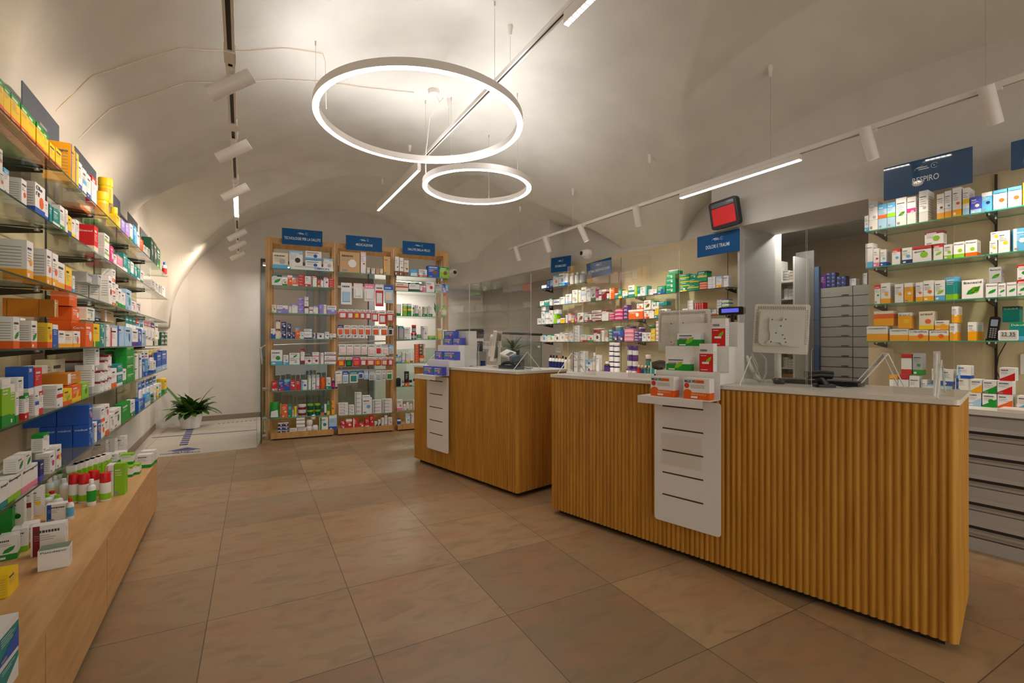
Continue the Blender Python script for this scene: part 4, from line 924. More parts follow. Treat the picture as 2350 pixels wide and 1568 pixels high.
put(uc(2, 4), '909 915 19 B!cy.bl; 916 921 20 B!cy.wh; 923 930 25 wh.bpb; 932 939 22 wh.bye; 941 950 22 T!wh.or; 953 961 42 or *7; 963 969 42 br.mwh *5 +5; 970 976 42 cr.vbr *5 +6; 963 975 16 J!am.or')
put(uc(0, 5, UB + .05), '''624 637 22 rd.bpk; 639 651 23 bl.brd.dor; 652 666 25 bl.drd.tcy; 667 678 22 rd.dwh +1; 679 690 22 rd.tdr +1; 692 705 22 wh.dbl.vcy; 706 714 32 wh.vgn.tgy; 716 724 33 wh.agn.tgy; 726 733 33 wh.bpk.tgy; 735 747 26 J!or.or.or; 749 759 26 wh.bte.dte; 762 768 23 B!pu.wh.mg; 769 775 23 B!pu.pu.wh''')
put(uc(2, 5), '910 921 24 B!bk.wh.bk; 923 928 14 J!bk.gy; 930 939 34 bk.bor; 940 947 14 J!bk.bk; 949 956 16 J!wh.bk')
put(uc(0, 6), '''619 641 36 U!gn.wh; 643 646 31 am.bor +3; 647 660 29 or.bor.dwh; 662 670 29 te.bgn; 671 674 20 B!wh.gy; 675 681 24 T!ye.wh; 684 703 13 J!wh.wh.dr; 705 720 13 J!dk.lm.dk; 722 736 13 J!dk.lm.dk; 738 743 25 dk.bor; 744 750 25 T!wh.dk; 751 757 37 gn.bye.tdk; 759 767 31 am.vbk.dbk''')
put(uc(0, 6, UB + .012, .05), '684 703 13 J!wh.wh.dr @13.5; 705 720 13 J!dk.lm.dk @13.5; 722 736 13 J!dk.lm.dk @13.5')
put(uc(2, 6), '911 924 25 wh.bpk.dpk; 926 932 18 B!wh.or; 933 939 18 T!wh.pk; 941 947 18 B!cr.pk; 949 955 22 wh.bpp')
c7 = Ctx(UN, UZ[6] - .02, UB + .012, .09, 'tall unit middle bay lowest shelf', 'packs on the lowest shelf of the middle bay')
put(c7, '777 799 28 wh.dgy.bpp *4; 801 813 22 wh.dgy *3; 815 830 50 wh.vgy *5; 832 854 37 wh.dcy *1; 856 876 30 wh.vgy *4; 878 900 31 wh.vgy *4')
put(Ctx(UN, UZ[6] - .02, UB + .11, .09, 'tall unit middle bay lowest shelf rear', 'packs on the lowest shelf of the middle bay'), '832 850 40 wh.bgy *3')
for i, dat in ((0, '638 650 24 nv.twh.dwh *3 /6; 651 662 24 nv.twh.dwh *3 /6; 665 682 9 wh /10; 684 703 9 wh /10; 680 700 8.5 R!wh @9.5 /6; 680 700 8.5 R!wh @18 /6; 680 700 8.5 R!wh @26.5 /6; 704 716 13 G!wh /8; 718 730 13 G!wh /8; 705 717 13 G!wh @13.5 /8; 712 726 11 G!wh @27 /8; 733 753 31 wh.vgn.dte /6; 755 773 34 pb.twh.bbl /6'),
              (1, '782 792 20 rd.dwh *2 /6; 794 808 22 rd.dwh.twh /7; 810 822 24 rd.vwh /7; 824 836 13 rd.dwh /7; 838 848 22 rd.bwh /7; 849 858 29 rd.dwh /7; 860 866 13 wh.wnv /5; 868 874 16 wh.wnv /5; 875 882 20 wh.vgy /5; 883 889 25 wh.bgy /5; 891 900 20 wh.dpk /5'),
              (2, '912 921 17 B!wh.bl.bl /5; 931 941 25 wh.dcy.tpb /6; 943 950 26 wh.vgy /6; 952 960 20 wh.drd /6')):
    put(Ctx(UN, UTZ, -.15 if i else -.13, .06, 'oak floor tray of %s bay' % BAYN[i], 'packs on the oak tray of the %s bay' % BAYN[i]), dat)
# small white boxes lying in front on the sixth shelf
# riser lettering
for r in REC:
    if r[2] == ('wh',) and r[3].place == 'tall unit left bay top shelf' and r[4] == 667: text('OMRON', .19, .030, mat('print_blue', PAL['bl'][1], .45), r[0], (.30, -.0012, .010), bold=.02); r[0].name = 'display_riser'
# hanging packets of the middle bay
def rail_row(yrow, items, h, place, tilt=0):
    """items: list of (x0, x1, style, height)"""
    a0, a1 = UP[1] + .05, UP[2] - .05; am = (a0 + a1) / 2; bb = UB + .02
    z = EYE - (yrow - HZ) * UN.depth(am, bb) / F
    t = empty('hook_rail', 'chrome hook rail, %s' % place, 'rail', UN.w(a0, .30, z), UN.a, 'hook rails of the middle bay')
    MB().box(0, a1 - a0, 0, .012, -.02, .012, steel).build('bar', t); p = []
    for x0, x1, s, hh in items:
        m_ = UN.along((x0 + x1) / 2, bb)
        MB().tube([(m_ - a0, 0, 0), (m_ - a0, bb - .30 - .02, 0), (m_ - a0, bb - .30 - .03, .014)], .0025, steel, 6).build('hook', t)
        Y = UN.depth(m_, bb)
        put(Ctx(UN, z - hh * Y / F + .012, bb - .012, .022, place, 'packets hanging on the ' + place), '%s %s %s P!%s' % (x0, x1, hh, s))
        put(Ctx(UN, z - hh * Y / F + .012, bb + .030, .022, place + ' behind', 'packets hanging on the ' + place), '%s %s %s P!%s' % (x0 + 1, x1 + 1, hh, s))
rail_row(653, [(783, 807, 'wh.wh.pb', 50), (812, 832, 'wh.pp.wh', 34), (837, 859, 'wh.pk.wh', 40), (862, 880, 'rd.wh.wh', 50), (882, 902, 'pb.bl.cr', 42)], 45, 'top rail of middle bay')
rail_row(713, [(778, 796, 'rd.wh.wh', 22), (798, 811, 'rd.wh.wh', 22), (813, 825, 'rd.wh.ye', 22), (827, 838, 'rd.wh.wh', 22), (840, 851, 'rd.wh.wh', 22), (854, 868, 'rd.wh.wh', 26), (870, 886, 'rd.wh.wh', 32), (889, 903, 'rd.wh.wh', 26)], 22, 'second rail of middle bay')
rail_row(749, [(775, 788, 'wh.nv.or', 24), (790, 804, 'wh.wh.or', 23), (806, 820, 'wh.wh.or', 23), (822, 836, 'wh.wh.or', 23), (838, 852, 'wh.wh.or', 23), (855, 871, 'wh.wh.or', 23), (874, 890, 'wh.wh.or', 23), (892, 902, 'wh.dk.bk', 22)], 23, 'third rail of middle bay')
rail_row(792, [(778, 794, 'wh.wh.pp', 24), (796, 811, 'wh.wh.pp', 24), (813, 828, 'wh.wh.pp', 24), (830, 843, 'wh.wh.pp', 24), (845, 861, 'wh.wh.pp', 27), (863, 876, 'wh.wh.rd', 24), (878, 892, 'wh.gy.pp', 25), (894, 903, 'wh.cy.pb', 22)], 24, 'fourth rail of middle bay')
rail_row(822, [(776, 791, 'rd.wh.am', 21), (794, 808, 'bk.wh.gn', 21), (810, 826, 'mg.mg.or', 21), (828, 841, 'rd.wh.wh', 20), (843, 860, 'rd.wh.cr', 20), (862, 874, 'rd.wh.am', 20), (876, 890, 'rd.wh.cr', 20), (892, 902, 'rd.wh.wh', 20)], 20, 'fifth rail of middle bay')
rail_row(853, [(770, 785, 'wh.wh.cr', 28), (787, 799, 'wh.bl.pb', 28), (803, 821, 'wh.te.te', 27), (823, 834, 'wh.bl.bl', 18), (836, 845, 'cl.gy.pb', 20), (847, 861, 'cl.gy.gy', 22), (863, 875, 'cl.wh.gy', 24), (877, 886, 'cl.wh.gy', 22), (888, 901, 'wh.cr.gn', 22)], 24, 'lowest rail of middle bay')
# ------------------------------------------------------------------ goods: middle wall
def cc(k, b0=.04, dep=.08): return Ctx(RW, CZ[k], b0, dep, 'middle wall %s shelf' % SHN[k])
put(cc(0), '1243 1254 8 wh.bbl; 1256 1262 19 bl.bvi; 1262 1269 17 pb.bbl; 1269 1281 27 wh.dpk.tcy; 1282 1295 29 wh.bcy.dcy; 1296 1302 27 wh.dcy.bbl; 1305 1313 27 B!gy.wh.gy; 1316 1325 27 B!gy.wh.gy; 1327 1338 27 B!gy.wh.gy')
put(cc(1), '''1239 1248 12 wh.bte; 1249 1260 13 te.twh; 1261 1267 17 wh.tte; 1271 1283 13 wh.mbl; 1284 1296 17 wh.vpb; 1298 1312 22 wh.bpb; 1313 1325 30 wh.dgy *2; 1326 1333 28 wh.vlm; 1334 1345 34 wh.mpb *1; 1346 1355 30 wh.dpb; 1356 1366 33 wh.agn.bdk; 1367 1373 26 mg.bwh;
1374 1380 24 wh.mdr; 1381 1391 24 dr.twh; 1392 1397 14 wh.bte; 1398 1410 25 or.vwh; 1411 1418 12 te.twh; 1419 1427 20 te.bye; 1428 1440 17 wh.bte.tye; 1442 1456 27 wh.bte.mte; 1457 1462 24 lm.vye; 1463 1468 22 te.bwh; 1469 1480 20 wh.dpb; 1481 1486 22 te.vwh; 1488 1498 13 wh.vgy; 1499 1507 12 wh.bpu;
1508 1526 18 em.dbl.bbl; 1528 1550 32 em.dwh *3; 1560 1576 12 em.bye.dwh; 1577 1604 27 em.mye *2 /9; 1605 1623 17 or.mwh *3; 1624 1641 27 wh.dgy *5; 1643 1656 26 wh.bam.tpb; 1657 1671 26 wh.vgy *1''')
put(cc(1, .04, .09), '1528 1549 10 em.dwh @32; 1534 1556 10 em.twh @42; 1561 1582 27 em.bye @12 *3; 1583 1600 10 em.dwh @27; 1600 1622 24 em.mye.tdk @18')
put(cc(2), '''1233 1241 14 wh.dcy; 1242 1250 29 wh.dcy *2; 1251 1259 28 wh.tcy *2; 1260 1268 31 wh.dcy *2; 1269 1277 22 lm.vwh; 1278 1285 10 wh.bcy; 1286 1296 12 ye.twh; 1297 1302 18 wh.vpu; 1303 1310 22 wh.bmg.tpk; 1311 1317 10 ye.twh; 1318 1324 12 mg.dwh; 1325 1339 22 wh.drd.agn; 1341 1357 17 wh.bdr.ddr;
1358 1379 25 wh.mdr.bdr *2; 1381 1396 25 wh.tdr; 1398 1409 17 mg.twh *3; 1411 1429 26 mg.mwh *3; 1431 1440 34 pu.mpk *4; 1442 1475 22 or.dwh.twh; 1478 1489 18 wh.brd.dor; 1490 1501 20 wh.tdr; 1502 1511 28 ye.bte.twh; 1513 1530 20 wh.vgy; 1532 1550 14 wh.bte.dte''')
put(cc(2), '''1555 1564 12 te.vwh; 1566 1577 18 wh.dgy *3; 1578 1590 36 wh.vgy *6; 1593 1607 12 rd.twh; 1608 1620 12 rd.dwh; 1622 1633 8 pb.tbl; 1634 1643 12 wh.bor; 1645 1655 34 wh.bgy *5; 1656 1672 34 wh.blm.tbl *4''')
put(cc(2), '''1243 1252 10 wh.vgy @31; 1272 1281 10 wh.bpb @22; 1461 1475 13 wh.bor.dor @22; 1478 1493 22 wh.drd.agn @20; 1495 1504 20 wh.tgn.dte @20; 1505 1530 9 te.vwh @28; 1595 1599 18 rd.vwh @12; 1600 1604 18 rd.vwh @12; 1605 1609 18 rd.vwh @12; 1610 1614 18 rd.vwh @12''')
put(cc(3), '''1240 1254 17 wh.tte.dcy; 1255 1271 17 wh.tte.dlm; 1272 1283 18 wh.dbr; 1284 1295 22 wh.dgy.tgy; 1296 1305 20 wh.dam; 1306 1315 24 wh.dam.tgy; 1316 1330 37 wh.dcy.vgy *5; 1332 1346 16 wh.brd.dwh; 1348 1361 15 wh.drd.bgn; 1362 1376 22 wh.tdr.ddr; 1378 1386 26 wh.vdr; 1388 1395 12 wh.tor;
1397 1405 28 te.mwh *4; 1406 1417 13 nv.dwh; 1418 1431 13 nv.dwh; 1433 1454 28 pk.mwh *3; 1456 1465 24 pu.mwh *4; 1466 1471 32 pu.twh *3; 1473 1482 20 wh.dcy; 1483 1493 20 wh.dor; 1494 1503 29 ye.mwh *3; 1505 1512 46 wh.mor *5''')
put(cc(3, .04, .06), '1406 1431 12 bl.dcy @13; 1413 1424 10 te.twh @25; 1362 1380 8 dr.twh @22; 1433 1453 6 nv.bpk @28; 1488 1503 7 dk.tgn @30')
put(Ctx(RW, WTZ, -.12, .06, 'cabinet top below the middle wall'), '''1257 1263 34 B!wh.bk.nv; 1265 1270 34 B!wh.bk.nv; 1272 1277 34 B!wh.bk.nv; 1279 1284 34 B!wh.or.nv; 1286 1291 34 B!wh.bk.nv; 1293 1298 32 B!wh.bk; 1300 1306 34 B!wh.ye; 1314 1325 44 wh.vnv *3; 1328 1342 48 wh.vgy *3; 1344 1356 30 pb.dbl.bwh *2; 1358 1364 46 B!gy.wh;
1346 1358 24 wh.bpk; 1366 1374 42 wh.vnv; 1383 1393 28 B!bk.wh.pu; 1434 1445 20 B!pu.pu.wh; 1448 1457 20 B!pu.pu.wh; 1459 1466 26 B!dr.cr.rd; 1468 1474 26 B!dg.cr.nv; 1476 1482 26 B!dg.cr.te; 1484 1490 26 B!dg.cr.te; 1492 1500 36 te.vwh; 1501 1507 34 wh.vte; 1508 1516 40 te.vwh''')
put(Ctx(RW, WTZ, -.06, .06, 'cabinet top below the middle wall, rear'), '1395 1405 26 J!nv.wh.wh; 1395 1405 24 J!nv.wh.wh @26; 1395 1405 22 J!nv.wh.wh @50; 1406 1416 26 J!nv.wh.wh; 1406 1416 24 J!nv.wh.wh @26; 1406 1416 22 J!nv.wh.wh @50; 1437 1447 26 J!pu.pu.wh @18; 1449 1459 26 J!pu.pu.wh @18; 1437 1447 24 J!pu.pu.wh @44; 1449 1459 24 J!pu.pu.wh @44; 1479 1489 30 J!dg.cr.te @20; 1437 1447 18 J!pu.pu; 1449 1459 18 J!pu.pu')
# ------------------------------------------------------------------ goods: right wall
def rc(k, b0=-.298, dep=.10): return Ctx(RW, RZ[k], b0, dep, 'right wall %s shelf' % SHN[k])
put(rc(0), '''1984 1993 36 wh.bcy.dcy; 1994 2014 66 wh.dgy.tgy; 2015 2035 56 pb.tcy.mor; 2036 2055 57 pb.tcy.mlm; 2056 2080 64 wh.dlm.agn; 2082 2102 62 wh.mmg.dgy ="isomar"; 2109 2130 72 wh.dgy /14; 2150 2167 58 wh.dbr.bam /14; 2168 2184 62 wh.dcy.bam /14; 2186 2207 66 wh.dor.bam /14; 2209 2224 62 wh.bpb.mye /14;
2227 2252 38 vi.bpb.dwh /5; 2253 2277 44 cy.dnv.twh; 2279 2311 45 wh.tcy.dor.bpb ="magnesia"; 2313 2345 46 wh.tcy.dor.bpb ="magnesia"; 2347 2368 52 am.dwh''')
put(rc(1), '''1986 2003 56 wh.bcy.vgy ="isomar"; 2004 2018 42 wh.bpk.drd; 2020 2034 38 wh.bbl.dcy; 2047 2066 36 wh.dcy.trd; 2070 2093 36 wh.dcy.bnv; 2094 2137 36 wh.trd.dlm ="Fata delle/gole"; 2142 2164 36 wh.trd.alm; 2166 2186 33 wh.dlm.blm; 2188 2213 36 wh.dlm.blm ="Propol"; 2215 2242 37 wh.dlm.bor ="Propol"; 2271 2289 30 wh.dye; 2291 2318 50 wh.dye /12; 2324 2360 52 cy.vwh.dwh''')
put(rc(1), '2122 2165 30 wh.tdr.dlm @37 /8; 2273 2295 20 wh.dye @30')
put(rc(2), '''2007 2020 44 wh.trd.dgn; 2021 2043 47 wh.dam.bam ; 2053 2073 43 wh.dam; 2075 2095 44 am.twh.dwh /8; 2101 2118 44 wh.bam.dor; 2119 2143 47 wh.bam.dor; 2145 2169 46 wh.bcy.alm; 2170 2197 52 te.tcy.blm; 2207 2256 43 wh.dlm.agn ="Bianacid"; 2262 2289 32 wh.agn ="Bianacid"; 2291 2309 31 wh.agn; 2310 2333 32 wh.agn ="Bianacid"; 2334 2360 36 wh.trd.agn *1''')
put(rc(2), '2270 2298 36 gy.agn.dlm @33 /9 ="Bianacid"; 2334 2360 34 wh.trd.dgn @37')
put(rc(3), '1989 2037 34 wh.cam ="nactigamplex"; 2041 2084 28 wh.cam ="nactigamplex"; 2085 2130 25 wh.cam.dor ="ribelle"; 2133 2177 24 wh.cam.dor ="ginseng"; 2179 2196 40 wh.cam.dwh; 2221 2241 43 wh.cam.dam /18; 2316 2368 42 te.tem.bcy ="DulcoSoft"')
put(rc(3), '2005 2050 34 or.cam.tcr @35 ="nactigamplex"; 2061 2092 36 am.twh.dye @29 ="D Liv C"; 2109 2143 42 cr.bye.dor @26 /9 ="eraxil"; 2145 2177 22 wh.cam.dam @25; 2184 2199 38 wh.cam.dwh @41; 2300 2340 36 te.tdk.mem @43 ="DulcoSoft" +10')
bw = Ctx(RW, .8905, -.50, .09, 'worktop by the right wall')
put(Ctx(RW, .8905, -.34, .08, 'worktop by the right wall, back row'), '''2041 2060 52 wh.tam.dam ="Drosetux"; 2061 2085 54 wh.trd.bor ="STODAL"; 2068 2092 46 wh.trd.brd @56 ="STODAL"; 2087 2110 54 wh.bgn.dem; 2095 2117 50 gy.bgn.dem @56; 2113 2127 46 wh.vgy; 2125 2155 36 wh.tpb.bbl; 2158 2186 36 wh.tpb.bbl; 2138 2162 36 wh.bbl.dgn @38; 2163 2188 36 wh.bbl.vpb @38;
2190 2222 26 cr.vbl.tpb; 2192 2222 28 wh.vbl @28; 2196 2228 30 wh.bbl.vpb @56''')
put(bw, '''2221 2252 31 wh.bcy.wpb; 2254 2287 31 wh.wgn.dgn; 2289 2324 32 wh.wor; 2334 2366 32 wh.wcy; 2227 2253 30 wh.wam @31.5; 2255 2287 30 wh.wgn @31.5; 2289 2324 31 wh.wrd @32.5; 2294 2330 30 wh.wrd @64; ''')

# ------------------------------------------------------------------ wall signs
logo = mat('sign_white', (226, 232, 236), .5)
def sign(fr, b, px0, px1, ytop, ybot, words, label, m=signblue, tilt=0.0, tw=.8, th=.2, name='department_sign', leg=True):
    a0, a1 = fr.along(px0, b), fr.along(px1, b); am = (a0 + a1) / 2; z1 = fr.z(ytop, am, b); z0 = fr.z(ybot, am, b); W, H = a1 - a0, z1 - z0
    t = tag(bpy.data.objects.new(name, None), label, 'sign', 'blue department signs'); col.objects.link(t); t.location = fr.w(a0, b, z0); t.rotation_euler = (0, R(tilt), fr.a)
    MB().rbox(0, W, 0, .006, 0, H, m, .004).build('board', t)
    lg = MB(); c, r = (W * .60, H * .74), H * .075
    lg.tube([(c[0] + r * cos(R(d)), -.001, c[1] + r * sin(R(d))) for d in range(20, 340, 25)], .0012, logo, 4)
    lg.quad([(c[0] - .2 * r, -.0012, c[1] + .3 * r), (c[0] + .2 * r, -.0012, c[1]), (c[0] - .2 * r, -.0012, c[1] - .3 * r)], logo)
    for k, (x0, x1) in enumerate(((.40, .52), (.42, .54))): lg.box(W * x0, W * x1, -.0012, -.0004, H * (.745 - .055 * k), H * (.77 - .055 * k), logo)
    lg.tube([(W * .37, -.001, H * .70), (W * .39, -.001, H * .76), (W * .47, -.001, H * .80)], .0012, logo, 4)
    lg.build('emblem', t)
    if words: text(words, W * tw, H * th, logo, t, (W * (1 - tw) / 2, -.0015, H * .32), bold=.006)
    return t
sign(UN, UB - .01, 647, 740, 527, 563.5, 'TECNOLOGIE PER LA SALUTE', 'blue sign reading TECNOLOGIE PER LA SALUTE over the left bay', tw=.90, th=.17)
sign(UN, UB - .01, 794, 877, 543, 576, 'MEDICAZIONE', 'blue sign reading MEDICAZIONE over the middle bay', tw=.46, th=.17)
sign(UN, UB - .01, 924, 998, 556, 586, 'SALUTE DELLA PELLE', 'blue sign reading SALUTE DELLA PELLE over the right bay', tw=.68, th=.17)
sign(RW, .02, 1264, 1309, 588, 622, 'OFTALMOLOGICI', 'tilted blue sign reading OFTALMOLOGICI at the left of the middle wall', tilt=3, tw=.56, th=.15)
sign(RW, .02, 1347, 1404, 600, 636, 'SISTEMA CARDIOVASCOLARE', 'tilted blue sign reading SISTEMA CARDIOVASCOLARE on the middle wall', tilt=-3, tw=.86, th=.16)
sign(RW, -.02, 1600, 1697, 535, 584, 'DOLORI E TRAUMI', 'blue sign reading DOLORI E TRAUMI under the red display', tw=.56, th=.17)
glossy = mat('sign_gloss_blue', (12, 78, 124), .03, spec=1.0, coat=1.0)
sign(RW, -.16, 2028, 2232, 363, 442, 'RESPIRO', 'large glossy blue sign reading RESPIRO over the right shelves', m=glossy, tw=.30, th=.17)
sign(RW, -.16, 2320, 2500, 305, 380, 'GASTRO', 'large glossy blue sign cut by the right edge of the photo', m=glossy, tw=.3) if 0 else sign(RW, -.16, 2320, 2520, 303, 372, '', 'large glossy blue sign cut by the right edge of the photo', m=glossy)

# red display, cameras, socket
def on_rw(px, py, b): a = RW.along(px, b); return a, RW.z(py, a, b)
a, z = on_rw(1634, 537, -.12); a1 = RW.along(1698, -.12)
t = empty('number_display', 'black framed number display with red screen above the DOLORI E TRAUMI sign', 'display', RW.w(a, -.12, z + .03), RW.a)
t.rotation_euler = (R(8), R(-4), RW.a); W = a1 - a
MB().rbox(0, W, 0, .06, 0, .29, black, .03).build('housing', t); MB().rbox(.03, W - .03, -.004, .0, .035, .215, emit('red_screen', (200, 14, 16), .10), .008).build('screen', t)
MB().rbox(.03, W - .03, -.003, .0, .225, .265, mat('grey_strip', (90, 92, 96), .2), .006).build('speaker_strip', t); MB().tube([(W * .5, .06, .12), (W * .5, .112, .12)], .02, black, 8).build('wall_arm', t)
for fr, px, py, b, lb in ((UN, 1042, 626, .2, 'white dome security camera right of the tall oak unit'), (RW, 1340, 582, -.05, 'white dome security camera between the two left blue signs')):
    a = fr.along(px, b); z = fr.z(py, a, b)
    t = empty('security_camera', lb, 'camera', fr.w(a, b, z), fr.a, 'dome security cameras'); mx = Matrix.Rotation(R(90), 4, 'X')
    MB().lathe([(.065, -.10), (.07, -.09), (.07, -.03), (.05, -.005)], white, 20, mx=mx).build('base', t)
    MB().lathe([(.052, -.02), (.05, .02), (.035, .045), (.02, .05)], white, 20, mx=mx).build('ball', t); MB().lathe([(.001, .05), (.03, .052), (.026, .056), (.001, .056)], black, 16, mx=mx).build('lens', t)
a, z = on_rw(1280, 804, .25)
t = empty('wall_socket', 'white double wall socket under the middle wall shelves', 'socket', RW.w(a - .05, .252, z - .04), RW.a); MB().rbox(0, .12, 0, .008, 0, .08, white, .008).build('plate', t)
for x in (.03, .075): MB().box(x, x + .02, -.001, 0, .03, .05, inkg).build('outlet', t)

# ------------------------------------------------------------------ goods on the display steps
def on_steps(fr, base, step, x0, w, h, d, s, label, txt=None, dy=.02, z=0):
    st_, lv, bs = base; kind = ''
    if '!' in s: kind, s = s.split('!')
    o = item(kind, s.split('.'), w, h, d, fr.w(x0, bs[step] + dy, lv[step] + .0006 + z), fr.a, random.Random(int(x0 * 1000)), txt)
    return tag(o, label, 'box', 'boxes on the white display steps')
S1 = (st1, [.985, 1.135, 1.285, 1.43], [-.17, -.035, .085, .205])
for i, (x, lb) in enumerate(((.925, 'left'), (1.135, 'right'))):
    o = on_steps(BC, S1[0], 0, x, .155, .120, .06, 'wh.bor', 'white and orange box reading MG.K VIS, %s on the lowest display step' % lb, None, .03) if 0 else None
    o = item('', ['wh', 'bor'], .150, .118, .062, BC.w(x, -.13, .9856), BC.a, random.Random(3)); tag(o, 'white and orange box reading MG.K VIS, %s one on the lowest display step' % lb, 'box', 'boxes on the white display steps')
    # replace the random print by the real design
    b = MB(); W, H = .150, .118; W_ = P('wh')
    b.box(0, W, 0, .062, H * .33, H, W_); b.box(0, W, 0, .062, 0, H * .33, P('or')); e = .0006
    b.quad([(W * .48, -e, H * .78), (W * .80, -e, H * .78), (W * .80, -e, H * .92), (W * .48, -e, H * .92)], P('or'))
    b.add([(W * .13 + W * .10 * cos(2 * pi * q / 14), -e, H * .64 + W * .10 * sin(2 * pi * q / 14)) for q in range(14)], [tuple(range(14))], mat('print_vermilion', (214, 60, 20), .45))
    b.add([(W * .17 + W * .17 * cos(2 * pi * q / 14), -e * 1.5, H * .30 + W * .13 * sin(2 * pi * q / 14)) for q in range(14)], [tuple(range(14))], P('or'))
    for q in range(3): b.quad([(W * .28, -e, H * (.66 - q * .06)), (W * .82, -e, H * (.66 - q * .06)), (W * .82, -e, H * (.68 - q * .06)), (W * .28, -e, H * (.68 - q * .06))], inkg)
    b.quad([(W * .3, -2 * e, H * .06), (W * .55, -2 * e, H * .06), (W * .55, -2 * e, H * .15), (W * .3, -2 * e, H * .15)], inkw)
    nm_ = b.build('medicine_box'); o.data = nm_.data; bpy.data.objects.remove(nm_)
    text('MG.K VIS', W * .42, H * .13, inkd, o, (W * .05, -.0012, H * .79), bold=.02); text('MINERALI', W * .55, H * .10, mat('print_peach', (250, 190, 130), .5), o, (W * .32, -.0012, H * .19), bold=.01)
def brand(x, y, z, w, h, d, s, label, words, wy=.72, ww=.5, m=inkd):
    o = item('', s.split('.'), w, h, d, BC.w(x, y, z + .0006), BC.a, random.Random(int(x * 777))); tag(o, label, 'box', 'boxes on the white display steps')
    text(words, w * ww, h * .08, m, o, (w * .08, -.0014, h * wy)); return o
brand(.945, .02, 1.135, .150, .080, .06, 'wh.cgn.alm', 'flat white box with green base, left on the middle display step', 'EPATOVIS', .5, .35)
brand(1.165, .005, 1.135, .082, .165, .05, 'wh.bgn', 'tall white and red box reading DRENA on the middle display step', 'DRENA')
brand(.955, .14, 1.285, .150, .080, .06, 'wh.cgn.alm', 'flat white box with green base, left on the upper display step', 'EPATOVIS', .5, .35)
brand(1.185, .125, 1.285, .082, .165, .05, 'wh.brd', 'tall white and red box reading DRENA on the upper display step', 'DRENA')
for o in [q for q in bpy.data.objects if q.get('label', '').startswith('tall white and red box reading DRENA')]:
    b = MB(); W, H, D = .082, .165, .05
    b.box(0, W, 0, D, H * .64, H, P('wh')); b.box(0, W * .985, 0, .001, 0, H * .64, P('rd')); b.box(0, W, .001, D, 0, H * .64, P('wh')); e = .0006
    b.add([(W * .45, -e, H * .32), (W * .62, -e, H * .31), (W * .82, -e, H * .42), (W * .88, -e, H * .54), (W * .7, -e, H * .5), (W * .52, -e, H * .42)], [tuple(range(6))], P('lm'))
    b.quad([(W * .2, -1.5 * e, H * .28), (W * .7, -1.5 * e, H * .28), (W * .7, -1.5 * e, H * .35), (W * .2, -1.5 * e, H * .35)], inkw)
    b.quad([(W * .1, -e, H * .56), (W * .5, -e, H * .56), (W * .5, -e, H * .58), (W * .1, -e, H * .58)], inkw); b.quad([(W * .1, -e, H * .06), (W * .6, -e, H * .06), (W * .6, -e, H * .08), (W * .1, -e, H * .08)], inkw)
    for q in range(6): b.quad([(W + e, .008, H * (.3 + q * .08)), (W + e, .04, H * (.3 + q * .08)), (W + e, .04, H * (.31 + q * .08)), (W + e, .008, H * (.31 + q * .08))], inkg)
    n_ = b.build('medicine_box'); o.data = n_.data; bpy.data.objects.remove(n_)
# blue and green boxes on the small steps
k = 0
for (px0, px1, y, lev, n, u) in ((971, 994, -.12, 0, 1, 0), (995, 1015, -.12, 0, 1, 0), (998, 1016, .02, 1, 1, 0), (1018, 1047, .02, 1, 1, 0), (1018, 1038, .13, 2, 1, 0), (1039, 1059, .13, 2, 1, 0), (1019, 1044, .13, 2, 1, 1)):
    a0, a1 = SCN.along(px0, y), SCN.along(px1, y); lv = [.985, 1.135, 1.285][lev]; h = .085 if not u else .075
    if lev == 2: h = .072
    z = lv + (.074 if u else 0)
    o = item('', ['vi', 'mgn', 'dpk'], a1 - a0 - .002, h, .05, SCN.w(a0, y, z + .0006), SCN.a, random.Random(2))
    tag(o, 'violet box with green band, %s' % ['left on the lowest small step', 'right on the lowest small step', 'left on the middle small step', 'right on the middle small step', 'lower left on the upper small step', 'lower right on the upper small step', 'topmost on the upper small step'][k], 'box', 'violet boxes on the small display steps'); k += 1

